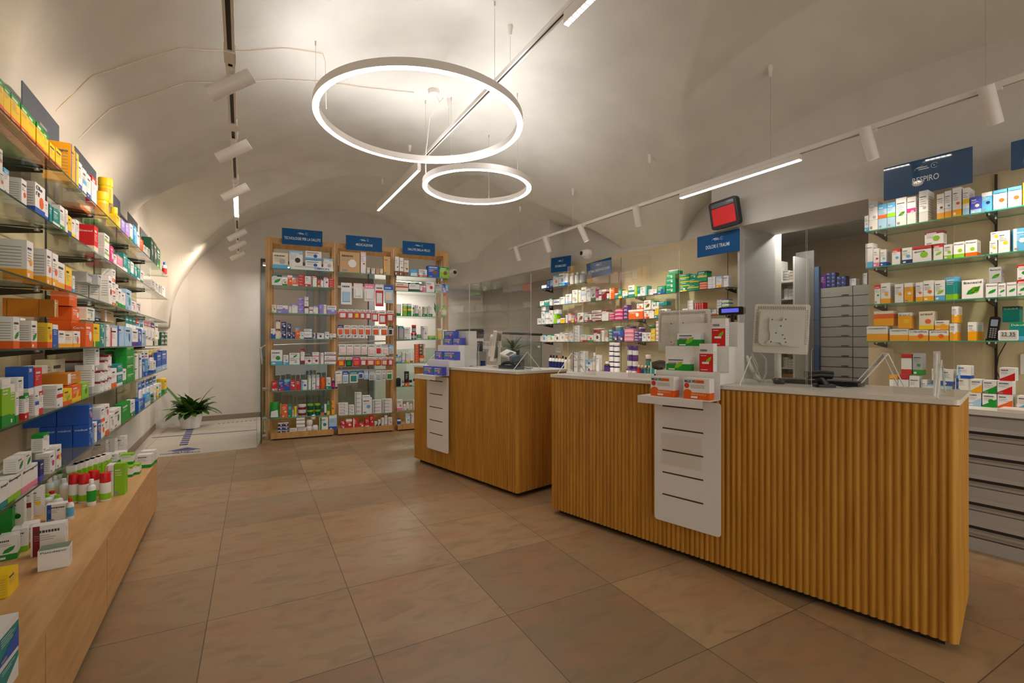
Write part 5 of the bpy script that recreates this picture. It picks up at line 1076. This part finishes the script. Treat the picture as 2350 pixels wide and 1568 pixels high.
# ------------------------------------------------------------------ equipment on the counters
off = mat('off_white_plastic', (238, 230, 218), .4); vent = mat('vent_shadow', (120, 114, 104), .7)
def monitor(loc, rz, W, H, label, tiltx=0):
    """seen from behind: back face towards -y"""
    t = empty('monitor', label, 'monitor', loc, rz, 'monitors on the counters'); t.rotation_euler = (R(tiltx), 0, rz)
    b = MB(); b.rbox(0, W, .0, .035, 0, H, off, .012); b.build('bezel', t)
    c = MB(); c.rbox(W * .10, W * .90, -.03, 0, H * .14, H * .86, off, .03); c.build('back_cover', t)
    MB().box(.018, W - .018, .0352, .036, .03, H - .02, mat('screen_dark', (20, 26, 40), .15)).build('screen', t)
    v = MB()
    n = int(W / .009)
    for i in range(2, n - 2): v.box(i * W / n, i * W / n + .003, -.0012, -.0002, H * .89, H * .955, vent)
    m = int(H * .7 / .009)
    for i in range(m): v.box(W * .03, W * .08, -.0012, -.0002, H * .2 + i * H * .7 / m, H * .2 + i * H * .7 / m + .003, vent)
    for i in range(m): v.box(W * .92, W * .97, -.0012, -.0002, H * .2 + i * H * .7 / m, H * .2 + i * H * .7 / m + .003, vent)
    v.build('ventilation_slots', t)
    p = MB(); cx = W * .45; s = W * .5
    pts = [(-.42, .95), (-.20, .95), (-.14, .78), (.14, .78), (.20, 1.0), (.46, 1.0), (.50, .45), (.36, .38), (.34, .05), (.50, -.05), (.52, -.5), (.46, -.55), (.18, -.55), (.12, -.42), (-.12, -.42), (-.18, -.55), (-.5, -.55), (-.5, -.4), (-.36, -.3), (-.36, .05), (-.44, .4)]
    V = [(cx + x * s * .8, -.046, H * .36 + y * H * .36) for x, y in pts]; N = len(V)
    p.add(V + [(x, -.040, z) for x, y, z in V], [tuple(range(N)), tuple(range(N, 2 * N))[::-1]] + [(i, N + i, N + (i + 1) % N, (i + 1) % N) for i in range(N)], white)
    pl = p.build('mounting_plate', t); sc_ = MB()
    for x, z in ((-.3, .85), (.3, .88), (-.3, -.4), (.35, -.4), (.1, .5), (-.1, .1), (.2, 0), (.3, -.2)):
        sc_.lathe([(.004, 0), (.004, .002)], dsteel, 8, mx=Matrix.Translation((cx + x * s * .8, -.046, H * .36 + z * H * .36)) @ Matrix.Rotation(R(90), 4, 'X'))
    sc_.build('screws', pl)
    return t
mA = BC.along(1511, .42); WA = BC.along(1650, .36) - mA
ml_ = monitor(BC.w(mA, .42, 1.25), BC.a + R(2), .365, .285, 'beige monitor seen from behind, left of the display steps on the big counter')
x0 = BC.along(1727, .33)
mr_ = monitor(BC.w(x0 - .005, .34, 1.250), BC.a + R(18), .290, .295, 'tilted beige monitor seen from behind, right of the display steps on the big counter', 0)
mr_.rotation_euler = (R(-4), R(3), BC.a + R(20))
def stand(mon, loc, rz, h, arm=.10):
    inv = (Matrix.Translation(mon.location) @ mon.rotation_euler.to_matrix().to_4x4()).inverted()
    for o in (MB().lathe([(.06, 0), (.06, .012), (.02, .016), (.018, h)], off, 20).build('column', mon, loc, rz), MB().rbox(-.03, .03, -arm, .02, h - .02, h + .04, off, .01).build('arm', mon, loc, rz)):
        o.matrix_parent_inverse = inv
stand(ml_, BC.w(mA + .17, .50, CT), BC.a, .28, .02)
stand(mr_, BC.w(x0 + .10, .46, CT), BC.a + R(20), .26, .04)
# pole display
a, b_ = BC.along(1649, .50), .50; a1 = BC.along(1706, .50); z = BC.z(724, a, b_); t = empty('customer_display', 'small black customer display with blue screen above the display steps', 'display', BC.w(a, b_, z), BC.a); W = a1 - a
MB().rbox(0, W, 0, .035, 0, .052, black, .012).build('housing', t); MB().rbox(.02, W - .03, -.0015, 0, .016, .042, emit('blue_lcd', (84, 88, 200), .5), .003).build('screen', t); MB().lathe([(.04, CT - z), (.04, CT - z + .01), (.012, CT - z + .014), (.012, 0.004)], black, 14, W / 2, .03).build('pole', t)
def scanner(loc, rz, label, c=black):
    t = empty('barcode_scanner', label, 'scanner', loc, rz, 'hand-held barcode scanners')
    MB().rbox(-.035, .035, -.03, .05, 0, .02, c, .012, axis='z').build('base', t)
    b = MB(); b.tube([(0, .01, .015), (0, .0, .05), (0, -.015, .085)], .022, c, 12); b.tube([(0, -.06, .082), (0, -.01, .09), (0, .04, .085)], .030, c, 14); b.build('head', t)
    MB().rbox(-.026, .026, -.064, -.058, .062, .104, mat('scanner_window', (60, 64, 72), .1), .008).build('window', t)
    MB().tube([(0, .03, .02), (.01, .09, .004), (-.05, .16, .004), (-.12, .17, .004)], .003, c, 6).build('cable', t); return t
def kbd(loc, rz, label):
    t = empty('keyboard', label, 'keyboard', loc, rz); MB().rbox(0, .44, 0, .15, 0, .018, black, .015, axis='z').build('case', t); b = MB()
    for j in range(5):
        for i in range(18): b.box(.012 + i * .0232, .032 + i * .0232, .012 + j * .025, .034 + j * .025, .018, .024, mat('key_black', (34, 34, 36), .5))
    b.build('keys', t); return t
kbd(BC.w(BC.along(1760, .33), .40, CT + .0005), BC.a, 'black keyboard lying behind the right acrylic screen')
ms = MB().lathe([(.028, 0), (.032, .008), (.028, .022), (.012, .032), (.002, .034)], black, 16).build('mouse', loc=BC.w(BC.along(1792, .36), .33, CT)); tag(ms, 'black mouse beside the keyboard on the big counter', 'mouse')
a = BC.along(1885, .27); scanner(BC.w(a, .27, CT), BC.a + R(-60), 'black barcode scanner standing at the right of the big counter').scale = (1.2, 1.2, .75)
scanner(BC.w(BC.along(1523, .40), .35, CT), BC.a, 'grey-black barcode scanner peeking out left of the display steps')
# cables, coiled tags behind the screen
cbm = mat('cable_grey', (196, 190, 180), .5)
a = BC.along(1730, .40)
c = MB().tube([(0, 0, .18), (.02, -.03, .10), (-.01, -.05, .02), (.05, -.04, .008), (.09, 0, .05), (.10, .02, .14), (.05, .02, .19)], .006, cbm, 8).build('monitor_cable', loc=BC.w(a, .36, CT)); tag(c, 'looped grey cable hanging under the tilted monitor', 'cable')
ph = empty('desk_lamp', 'white curved plastic holder standing behind the display steps', 'holder', BC.w(BC.along(1706, .30), .34, CT), BC.a + R(20)); ph.name = 'plastic_holder'
MB().tube([(0, 0, .16), (.02, 0, .10), (.05, 0, .04), (.08, 0, .006)], .014, off, 10).build('arm', ph)
ch = MB().tube([(0, 0, .0), (.01, .02, .03), (-.01, .03, .012), (.02, .0, .01), (0, -.02, .03), (-.02, .01, .008)], .008, black, 8).build('power_adapter', loc=BC.w(BC.along(1690, .35), .30, CT + .009)); tag(ch, 'tangle of black cable and plug behind the display steps', 'cable')
# slanted acrylic holders (easel) near the right end and end stand
def easel(fr, a, b, w, label, rot):
    t = empty('acrylic_easel', label, 'stand', fr.w(a, b, CT + .0005), fr.a + R(rot), 'clear acrylic easels'); e = MB()
    for q in ((((0, 0, 0)), (w, 0, .18)), ((w, 0, .18), (w + .07, 0, 0))): e.tube(list(q), .0035, plexi_edge, 6)
    e.tube([(0, .12, 0), (w, .12, .18), (w + .07, .12, 0)], .0035, plexi_edge, 6); e.tube([(w, 0, .18), (w, .12, .18)], .0035, plexi_edge, 6); e.build('edge', t)
    MB().add([(0, 0, 0), (w, 0, .18), (w, .12, .18), (0, .12, 0)], [(0, 1, 2, 3)], plexi) ; s = MB(); s.quad([(0, 0, .001), (w, 0, .181), (w, .12, .181), (0, .12, .001)], plexi); s.build('sheet', t); return t
easel(BC, BC.along(1970, .45), .45, .13, 'clear acrylic easel standing near the right end of the big counter', 20)
t = empty('screen_foot', 'clear acrylic clamp stand at the right end of the big counter', 'stand', BC.w(2.20, .05, CT + .0005), BC.a)
MB().rbox(-.012, .012, .08, .086, 0, .20, plexi_edge, .004).build('post', t); MB().tube([(0, -.01, .003), (0, .08, .19), (0, .17, .003)], .004, plexi_edge, 6).build('leg', t)

# small counter equipment
x0 = SCN.along(1131, .33); mth = R(-99); mcx, mcy, _ = SCN.w(x0, .33)
mo = monitor((mcx - cos(mth) * .15, mcy - sin(mth) * .15, 1.13), mth, .30, .30, 'slim beige monitor seen edge-on on the small counter'); mo.rotation_euler = (R(-7), 0, mth)
stand(mo, (mcx + .06, mcy, CT), mth, .22, .02)
t = empty('cash_terminal', 'black receipt printer housing behind the small display steps', 'printer', SCN.w(SCN.along(1047, .50), .50, CT), SCN.a)
W = SCN.along(1084, .50) - SCN.along(1047, .50); MB().rbox(0, W, 0, .16, 0, .30, off, .012).build('body', t); MB().rbox(-.005, W + .005, -.01, .16, .30, .40, black, .02, axis='x').build('lid', t)
t = empty('card_reader', 'tilted white card reader on an arm on the small counter', 'card reader', SCN.w(SCN.along(1150, .25), .25, CT + .13), SCN.a + R(-10)); t.rotation_euler = (R(25), R(12), SCN.a)
MB().rbox(0, .14, -.02, .08, 0, .022, off, .012, axis='z').build('body', t); MB().rbox(.08, .13, -.01, .06, .022, .024, black, .004, axis='z').build('screen', t)
MB().tube([(.05, .03, 0), (.03, .05, -.06), (.02, .05, -.13)], .01, off, 10).build('stand', t)
scanner(SCN.w(SCN.along(1188, .25), .25, CT), SCN.a + R(-20), 'dark grey barcode scanner standing on the small counter', mat('grey_plastic', (74, 78, 84), .35)).scale = (1.1,) * 3
for i, (px, w, h, c) in enumerate(((1095, 12, .11, 'dg.dbl'), (1108, 10, .11, 'wh.bgy'), (1060, 16, .06, 'wh.dgy'), (1098, 16, .05, 'nv.dwh'))):
    a = SCN.along(px, .42); u = .15 if i < 2 else 0
    o = item('', c.split('.'), .055, h, .05, SCN.w(a, .42 + .0, CT + .001 + u), SCN.a, random.Random(i)); tag(o, ['dark grey box with blue disc behind the small display steps', 'narrow white box beside the dark grey one on small counter', 'low white box on the small counter behind the steps', 'low navy box on the small counter behind the steps'][i], 'box')
a = SCN.along(1060, .42); t = MB().rbox(0, .34, .36, .50, 0, .15, mat('printer_grey', (150, 146, 138), .5), .01).build('equipment_box', loc=SCN.w(a, 0, CT), rz=SCN.a); tag(t, 'grey equipment housing at the back of the small counter', 'equipment')
t = MB(); 
for k in range(7):
    x = .01 * k; t.tube([(x, 0, .003), (.08 + x, .03 + .01 * (k % 3), .02), (.2 - x * .5, -.02 + .01 * (k % 2), .006), (.27, .02 + .005 * k, .004)], .003, cbm if k % 3 else black, 6)
t = t.build('cable_bundle', loc=SCN.w(SCN.along(1042, .20), .20, CT + .001), rz=SCN.a); tag(t, 'loose bundle of grey and black cables on the small counter', 'cable')
t = empty('telephone_base', 'black curved device lying on the small counter before the scanner', 'telephone', SCN.w(SCN.along(1140, .20), .20, CT + .0005), SCN.a + R(10)); MB().rbox(0, .20, 0, .10, 0, .03, black, .03, axis='z').build('body', t); MB().tube([(.02, .05, .03), (.06, .05, .055), (.14, .05, .055), (.19, .05, .03)], .016, black, 10).build('handset', t)

# cordless phone, thermometer, leaflet and cable on the right wall shelf and worktop
a = RW.along(2264, -.28); t = empty('cordless_phone', 'black cordless telephone leaning on the lowest right wall shelf', 'telephone', RW.w(a, -.285, RZ[3] + .001), RW.a); t.rotation_euler = (R(0), R(6), RW.a)
MB().rbox(0, .052, .0, .024, 0.006, .165, black, .014).build('body', t); MB().rbox(.009, .043, -.001, 0, .10, .145, mat('lcd_grey', (130, 140, 156), .2), .003).build('screen', t)
kk = MB()
for j in range(5):
    for i in range(3): kk.rbox(.010 + i * .012, .018 + i * .012, -.0018, 0, .022 + j * .014, .030 + j * .014, inkg, .002)
kk.build('keys', t); MB().rbox(-.006, .06, -.008, .05, 0, .014, black, .01, axis='z').build('cradle', t)
a = RW.along(2291, -.295); t = empty('thermometer', 'white digital thermometer showing 22 and 35 beside the phone', 'thermometer', RW.w(a, -.30, RZ[3] + .001), RW.a)
W = RW.along(2338, -.295) - a; MB().rbox(0, W, 0, .014, 0, .068, white, .008).build('case', t); MB().rbox(.008, W - .008, -.0006, 0, .010, .060, mat('lcd_pale', (204, 208, 200), .25), .003).build('screen', t)
text('22', W * .28, .022, inkd, t, (W * .16, -.0014, .032), name='digits'); text('35', W * .28, .022, inkd, t, (W * .56, -.0014, .032), name='digits')
bb = MB()
for i, c_ in enumerate(('or', 'em', 'vi')): bb.box(W * (.16 + .24 * i), W * (.38 + .24 * i), -.0014, -.0006, .026, .029, P(c_))
bb.build('scale_bar', t)
c = MB().tube([(0, 0, 0), (-.04, .01, -.10), (-.05, .01, -.2), (-.03, .01, -.26), (-.06, .01, -.30), (-.05, .01, -.25), (-.02, .01, -.31), (-.015, .01, -.35)], .003, black, 6).build('phone_cable', loc=RW.w(RW.along(2296, -.2), -.045, RZ[3] - .012), rz=RW.a); tag(c, 'black coiled phone cable hanging below the lowest right wall shelf', 'cable')
t = MB().rbox(0, .42, 0, .24, 0, .012, mat('paper', (214, 200, 190), .6), .005, axis='z').build('paper_stack', loc=RW.w(RW.along(2290, -.66), -.68, .8915), rz=RW.a); tag(t, 'thin stack of papers lying on the worktop at the right edge', 'papers')
t = MB().rbox(0, .10, 0, .012, 0, .14, white, .006).build('wall_socket', loc=RW.w(RW.along(2342, -.03), -.034, .97 + .12), rz=RW.a); tag(t, 'white wall socket at the right edge above the stacked boxes', 'socket')

# ------------------------------------------------------------------ plants
leafm = mat('fern_leaf', (74, 118, 40), .45, noise=.35, nscale=9); leafy = mat('spiky_leaf', (96, 110, 78), .5, noise=.3, nscale=9)
def leaf(b, base, az, L, w, rise, droop, m, seg=7, lobes=0):
    vs = []; d = Vector((cos(az), sin(az), 0)); n = Vector((-sin(az), cos(az), 0))
    for i in range(seg + 1):
        t = i / seg; p = Vector(base) + d * L * (t * cos(rise) + .15 * t * t) + Vector((0, 0, L * (t * sin(rise) - droop * t * t)))
        ww = w * (sin(pi * min(1, t * .93 + .07)) ** .7) * (1 + (.45 if lobes and i % 2 else 0))
        vs += [p - n * ww, p + Vector((0, 0, -.25 * ww)), p + n * ww]
    b.add(vs, [f for i in range(seg) for f in ((3 * i, 3 * i + 1, 3 * i + 4, 3 * i + 3), (3 * i + 1, 3 * i + 2, 3 * i + 5, 3 * i + 4))], m, True)
gx, gy = ground(423, 983); t = empty('potted_fern', 'staghorn-like green fern in a white pot on the grey tiles', 'plant', (gx + .13, gy - .05, .0065))
MB().lathe([(.10, 0), (.12, .01), (.15, .16), (.155, .22), (.145, .222), (.14, .20)], white, 24).build('pot', t); MB().lathe([(.001, .19), (.142, .19)], mat('soil', (70, 48, 32), .9), 20).build('soil', t)
rr = random.Random(5); b = MB()
for i in range(70):
    az = rr.uniform(0, 2 * pi); L = rr.uniform(.30, .56)
    leaf(b, (rr.uniform(-.07, .07), rr.uniform(-.07, .07), .2), az, L, rr.uniform(.038, .062), rr.uniform(.7, 1.45), rr.uniform(.25, .8), leafm, 8, 1)
leaf(b, (-.03, 0, .2), pi * 1.02, .80, .035, 1.05, .12, leafm, 9); leaf(b, (.05, 0, .2), .4, .6, .04, 1.25, .2, leafm, 9); leaf(b, (.05, 0, .2), -.1, .62, .04, .9, .75, leafm, 9)
b.build('foliage', t)
t = empty('potted_plant', 'small spiky plant in a dark pot standing behind the small counter', 'plant', RW.w(RW.along(1172, .2) , .25, 1.0), 0)
MB().lathe([(.09, 0), (.11, .02), (.13, .18), (.12, .18)], dsteel, 20).build('pot', t); b = MB()
for i in range(34): leaf(b, (0, 0, .17), rr.uniform(0, 2 * pi), rr.uniform(.22, .42), .012, rr.uniform(.4, 1.4), rr.uniform(.1, .45), leafy, 6)
b.build('foliage', t)
ped = MB().box(-.16, .16, -.16, .16, 0, .9995, mat('pedestal_grey', (150, 148, 140), .6)).build('pedestal', loc=RW.w(RW.along(1172, .2), .25, 0), rz=RW.a); tag(ped, 'grey pedestal under the small spiky plant', 'pedestal')
# aloe-like plant pack on the right bay
t = empty('aloe_plant', 'little upright green aloe plant on the third shelf of the right bay', 'plant', UN.w(UN.along(1003, UB + .06), UB + .06, UZ[2] + .001)); b = MB()
for i in range(13): leaf(b, (0, 0, 0), rr.uniform(0, 2 * pi), rr.uniform(.17, .25), .012, rr.uniform(1.15, 1.5), .03, mat('aloe_green', (40, 150, 40), .4), 5)
b.build('foliage', t)

# ------------------------------------------------------------------ glass balustrade with handrail
def hr(px, py, Y): return Vector(((px - 1175) / F * Y, Y, EYE - (py - HZ) * Y / F))
p0 = Vector((*ground(598, 1024), 1.24)); p1 = hr(894, 778, 7.9); p2 = hr(1145, 765, 8.3); p3 = hr(1243, 768, 7.75)
t = empty('glass_balustrade', 'glass balustrade with steel handrail running behind the tall oak unit', 'balustrade', (p0.x, p0.y, 0))
def rel(p): return (p.x - p0.x, p.y - p0.y, p.z)
pa = Vector((*UN.w(-.03, .56)[:2], 1.27)); p1 = Vector((*UN.w(2.9, .56)[:2], 1.40))
MB().tube([rel(p0), rel(pa), rel(p1)], .013, steel, 12).build('handrail', t)
d = (pa - p0); g = MB(); q0, q1 = rel(p0), rel(pa); off_ = Vector((d.y, -d.x, 0)).normalized() * .012
def sheet(b, A, B, zA0, zA1, zB0, zB1, m, me_):
    o = [(A[0], A[1], zA0), (B[0], B[1], zB0), (B[0], B[1], zB1), (A[0], A[1], zA1)]; r = [(x + off_.x, y + off_.y, z) for x, y, z in o]
    b.add(o + r, [(0, 1, 2, 3), (7, 6, 5, 4)], m); b.add(o + r, [(0, 4, 5, 1), (1, 5, 6, 2), (2, 6, 7, 3), (3, 7, 4, 0)], me_)
sheet(g, q0, q1, .03, 1.10, .03, 1.12, pane, grn_edge); g.build('glass_panel', t)
g = MB(); off_ = Vector((-.417, .909, 0)) * .012; sheet(g, rel(pa), rel(p1), .03, 1.12, .03, 1.25, pane, grn_edge); g.build('glass_panel', t)
for z in (.12, .34, .72): MB().lathe([(.022, -.02), (.022, .035)], steel, 14, mx=Matrix.Translation((.035, .03, z)) @ Matrix.Rotation(R(90), 4, 'Y')).build('clamp', t)
MB().tube([(.0, 0, 1.24), (.01, .01, 1.12), (.01, .01, 1.04)], .010, steel, 8).build('rail_post', t)
t = empty('glass_balustrade', 'glass balustrade with dark handrail at the stair recess beyond the small counter', 'balustrade', (p2.x, p2.y, 0)); p0 = p2
MB().tube([rel(p2), rel(p3)], .02, dsteel, 12).build('handrail', t); d = p3 - p2; off_ = Vector((d.y, -d.x, 0)).normalized() * .012
g = MB(); sheet(g, rel(p2), rel(p3), .1, 1.36, .1, 1.34, pane, grn_edge); g.build('glass_panel', t)
for f in (.06, .94): MB().lathe([(.02, -.02), (.02, .04)], steel, 12, mx=Matrix.Translation(tuple(d * f) [:2] + (1.25,)) @ Matrix.Rotation(R(90), 4, 'X')).build('clamp', t)

# ------------------------------------------------------------------ back room: drawer wall, shelves, door
b0 = 1.35; a0, a1 = RW.along(1880, b0), RW.along(2100, b0); t = empty('drawer_wall', 'tall grey wall of medicine drawers seen in the back room', 'drawers', RW.w(a0, b0, 0), RW.a)
W = a1 - a0; zt = 1.95; MB().box(0, W, .022, .6, 0, zt, lam).build('carcass', t); wc = RW.along(1957, b0) - a0; n = 17; hgt = zt / n
for c_, (x0, x1) in enumerate(((.0, wc), (wc, W))):
    for k in range(n):
        o = MB().box(x0 + .004, x1 - .004, 0, .022, k * hgt + .005, (k + 1) * hgt - .004, mat('drawer_grey', (168, 164, 156), .45)).build('drawer', t)
        MB().box(x1 - .11 if c_ == 0 else x0 + .2, x1 - .04 if c_ == 0 else x0 + .27, -.006, 0, k * hgt + .012, k * hgt + .02, black).build('handle', o)
br = Ctx(RW, zt, b0 + .01, .10, 'top of the back room drawer wall')
put(br, '1882 1896 30 pu.dmg; 1897 1907 34 nv.mbl *4; 1908 1917 34 nv.mbl *4; 1920 1930 24 nv.mbl *2; 1931 1941 24 nv.mbl *2; 1950 1964 16 wh.vgy; 1980 1990 26 wh.vgy')
dr = MB().box(0, RW.along(1868, 1.3) - RW.along(1826, 1.3), 0, .05, 0, 2.4, mat('grey_door_leaf', (128, 124, 118), .5)).build('door_2', loc=RW.w(RW.along(1826, 1.3), 1.3, 0), rz=RW.a); struct(dr)
struct(MB().box(0, RW.along(1879, 1.3) - RW.along(1869, 1.3), 0, .05, 0, 2.2, mat('blue_edge', (74, 104, 140), .5)).build('trim_4', loc=RW.w(RW.along(1869, 1.3), 1.3, 0), rz=RW.a))
b1 = .95; a0, a1 = RW.along(1770, b1), RW.along(1824, b1); t = empty('back_room_rack', 'white storage rack full of packs seen through the opening', 'rack', RW.w(a0, b1, 0), RW.a)
W = a1 - a0; MB().box(0, .02, 0, .35, 0, 2.3, white).build('side_panel', t); MB().box(W - .02, W, 0, .35, 0, 2.3, white).build('side_panel', t)
MB().box(0.02, W - .02, .0, .35, 0, .95, mat('brown_door', (160, 112, 60), .6)).build('lower_door', t)
LVZ = [1.02, 1.22, 1.42, 1.62, 1.82, 2.02]
for z in LVZ: MB().box(.02, W - .02, 0, .34, z - .012, z, white).build('shelf_board', t)
for k, z in enumerate(LVZ):
    put(Ctx(RW, z, b1 + .02, .12, 'back room rack %s level from below' % ORD[k], 'packs in the back room rack'), ['1796 1808 24 wh.vgy *4; 1809 1822 20 wh.blm *3', '1796 1808 22 ye.bgn *3; 1810 1822 24 wh.mor *3', '1796 1808 24 wh.vdg *5; 1809 1822 24 gy.bwh *4', '1796 1810 22 wh.mbl *3; 1811 1822 20 wh.vgy *3', '1796 1808 24 wh.vdg *4; 1809 1822 22 wh.bgy *3', '1796 1810 26 wh.mgy *4; 1811 1822 22 cr.bwh *3'][k])

# ------------------------------------------------------------------ lamps of the neighbouring rooms (corridor behind the unit; added fill in the back room)
def room_lamp(x, y, z, L, rz, e, label):
    t = empty('linear_light', label, 'lamp', (x, y, z), rz, 'linear lights in the neighbouring rooms'); MB().box(0, L, -.02, .02, .004, .05, lampw).build('housing', t); MB().box(.004, L - .004, -.016, .016, -.002, .003, led).build('diffuser', t)
    o = lamp_light('AREA', (L / 2, 0, -.01), e, t, color=(1, .96, .90), shape='RECTANGLE', size=L, size_y=.04); return t
w = BW.w(1.0, -.75, 2.60); room_lamp(w[0], w[1], 2.58, .8, BW.a, 5, 'bright linear light behind the left bay of the tall unit')
w = BW.w(3.2, -.75, 2.60); room_lamp(w[0], w[1], 2.50, .6, BW.a, 16, 'bright linear light behind the right bay of the tall unit')
w = RW.w(RW.along(1800, .9), .86, 2.64); room_lamp(w[0], w[1], 2.62, .35, RW.a, 3, 'added fill light on the back room ceiling')  # no such lamp known; added to brighten the back room
# ------------------------------------------------------------------ labels; the smallest boxes beyond 300 become one object
finalize()
def size_px(r):
    o, kind, st, cx, x0, n, k, m, rr_, up = r
    xs = [v.co.x for v in o.data.vertices]; ys = [v.co.y for v in o.data.vertices]; zs = [v.co.z for v in o.data.vertices]
    p = o.location; W, D, H = max(xs) - min(xs), max(ys) - min(ys), max(zs) - min(zs); Y = max(.5, p.y)
    if p.x / Y * F < -1175 - 5 or p.x / Y * F > 1180: return -1
    f = W * H * abs(cx.fr.c if cx.fr is not LW else .22) + (D * H * .9 if cx.fr is LW else D * H * .3)
    if rr_ > 0: f *= .4
    if kind == '' and 'rear' in cx.place: f *= .5
    return f / (Y * Y)
bx = [q for q in bpy.data.objects if q.get('category') == 'box' and q.type == 'MESH']
fixed = len(bx) - len([r for r in REC if r[1] == ''])
L = sorted([r for r in REC if r[1] == ''], key=size_px, reverse=True)
keep = 296 - fixed; rest = L[keep:]
if rest:
    M_ = MB()
    for r in rest:
        o = r[0]; mx = Matrix.Translation(o.location) @ o.rotation_euler.to_matrix().to_4x4()
        for q in [o] + list(o.children):
            qm = mx if q is o else mx @ (Matrix.Translation(q.location) @ q.rotation_euler.to_matrix().to_4x4()); of = len(M_.v)
            M_.v += [tuple(qm @ v.co) for v in q.data.vertices]
            for p in q.data.polygons: M_.f.append([i + of for i in p.vertices]); M_.m.append(M_.mi(q.data.materials[p.material_index])); M_.sm.append(False)
        for q in list(o.children): bpy.data.objects.remove(q)
        bpy.data.objects.remove(o)
    s_ = M_.build('medicine_boxes'); tag(s_, 'the many small remaining medicine boxes filling the shelves between the larger ones', 'boxes'); s_['kind'] = 'stuff'
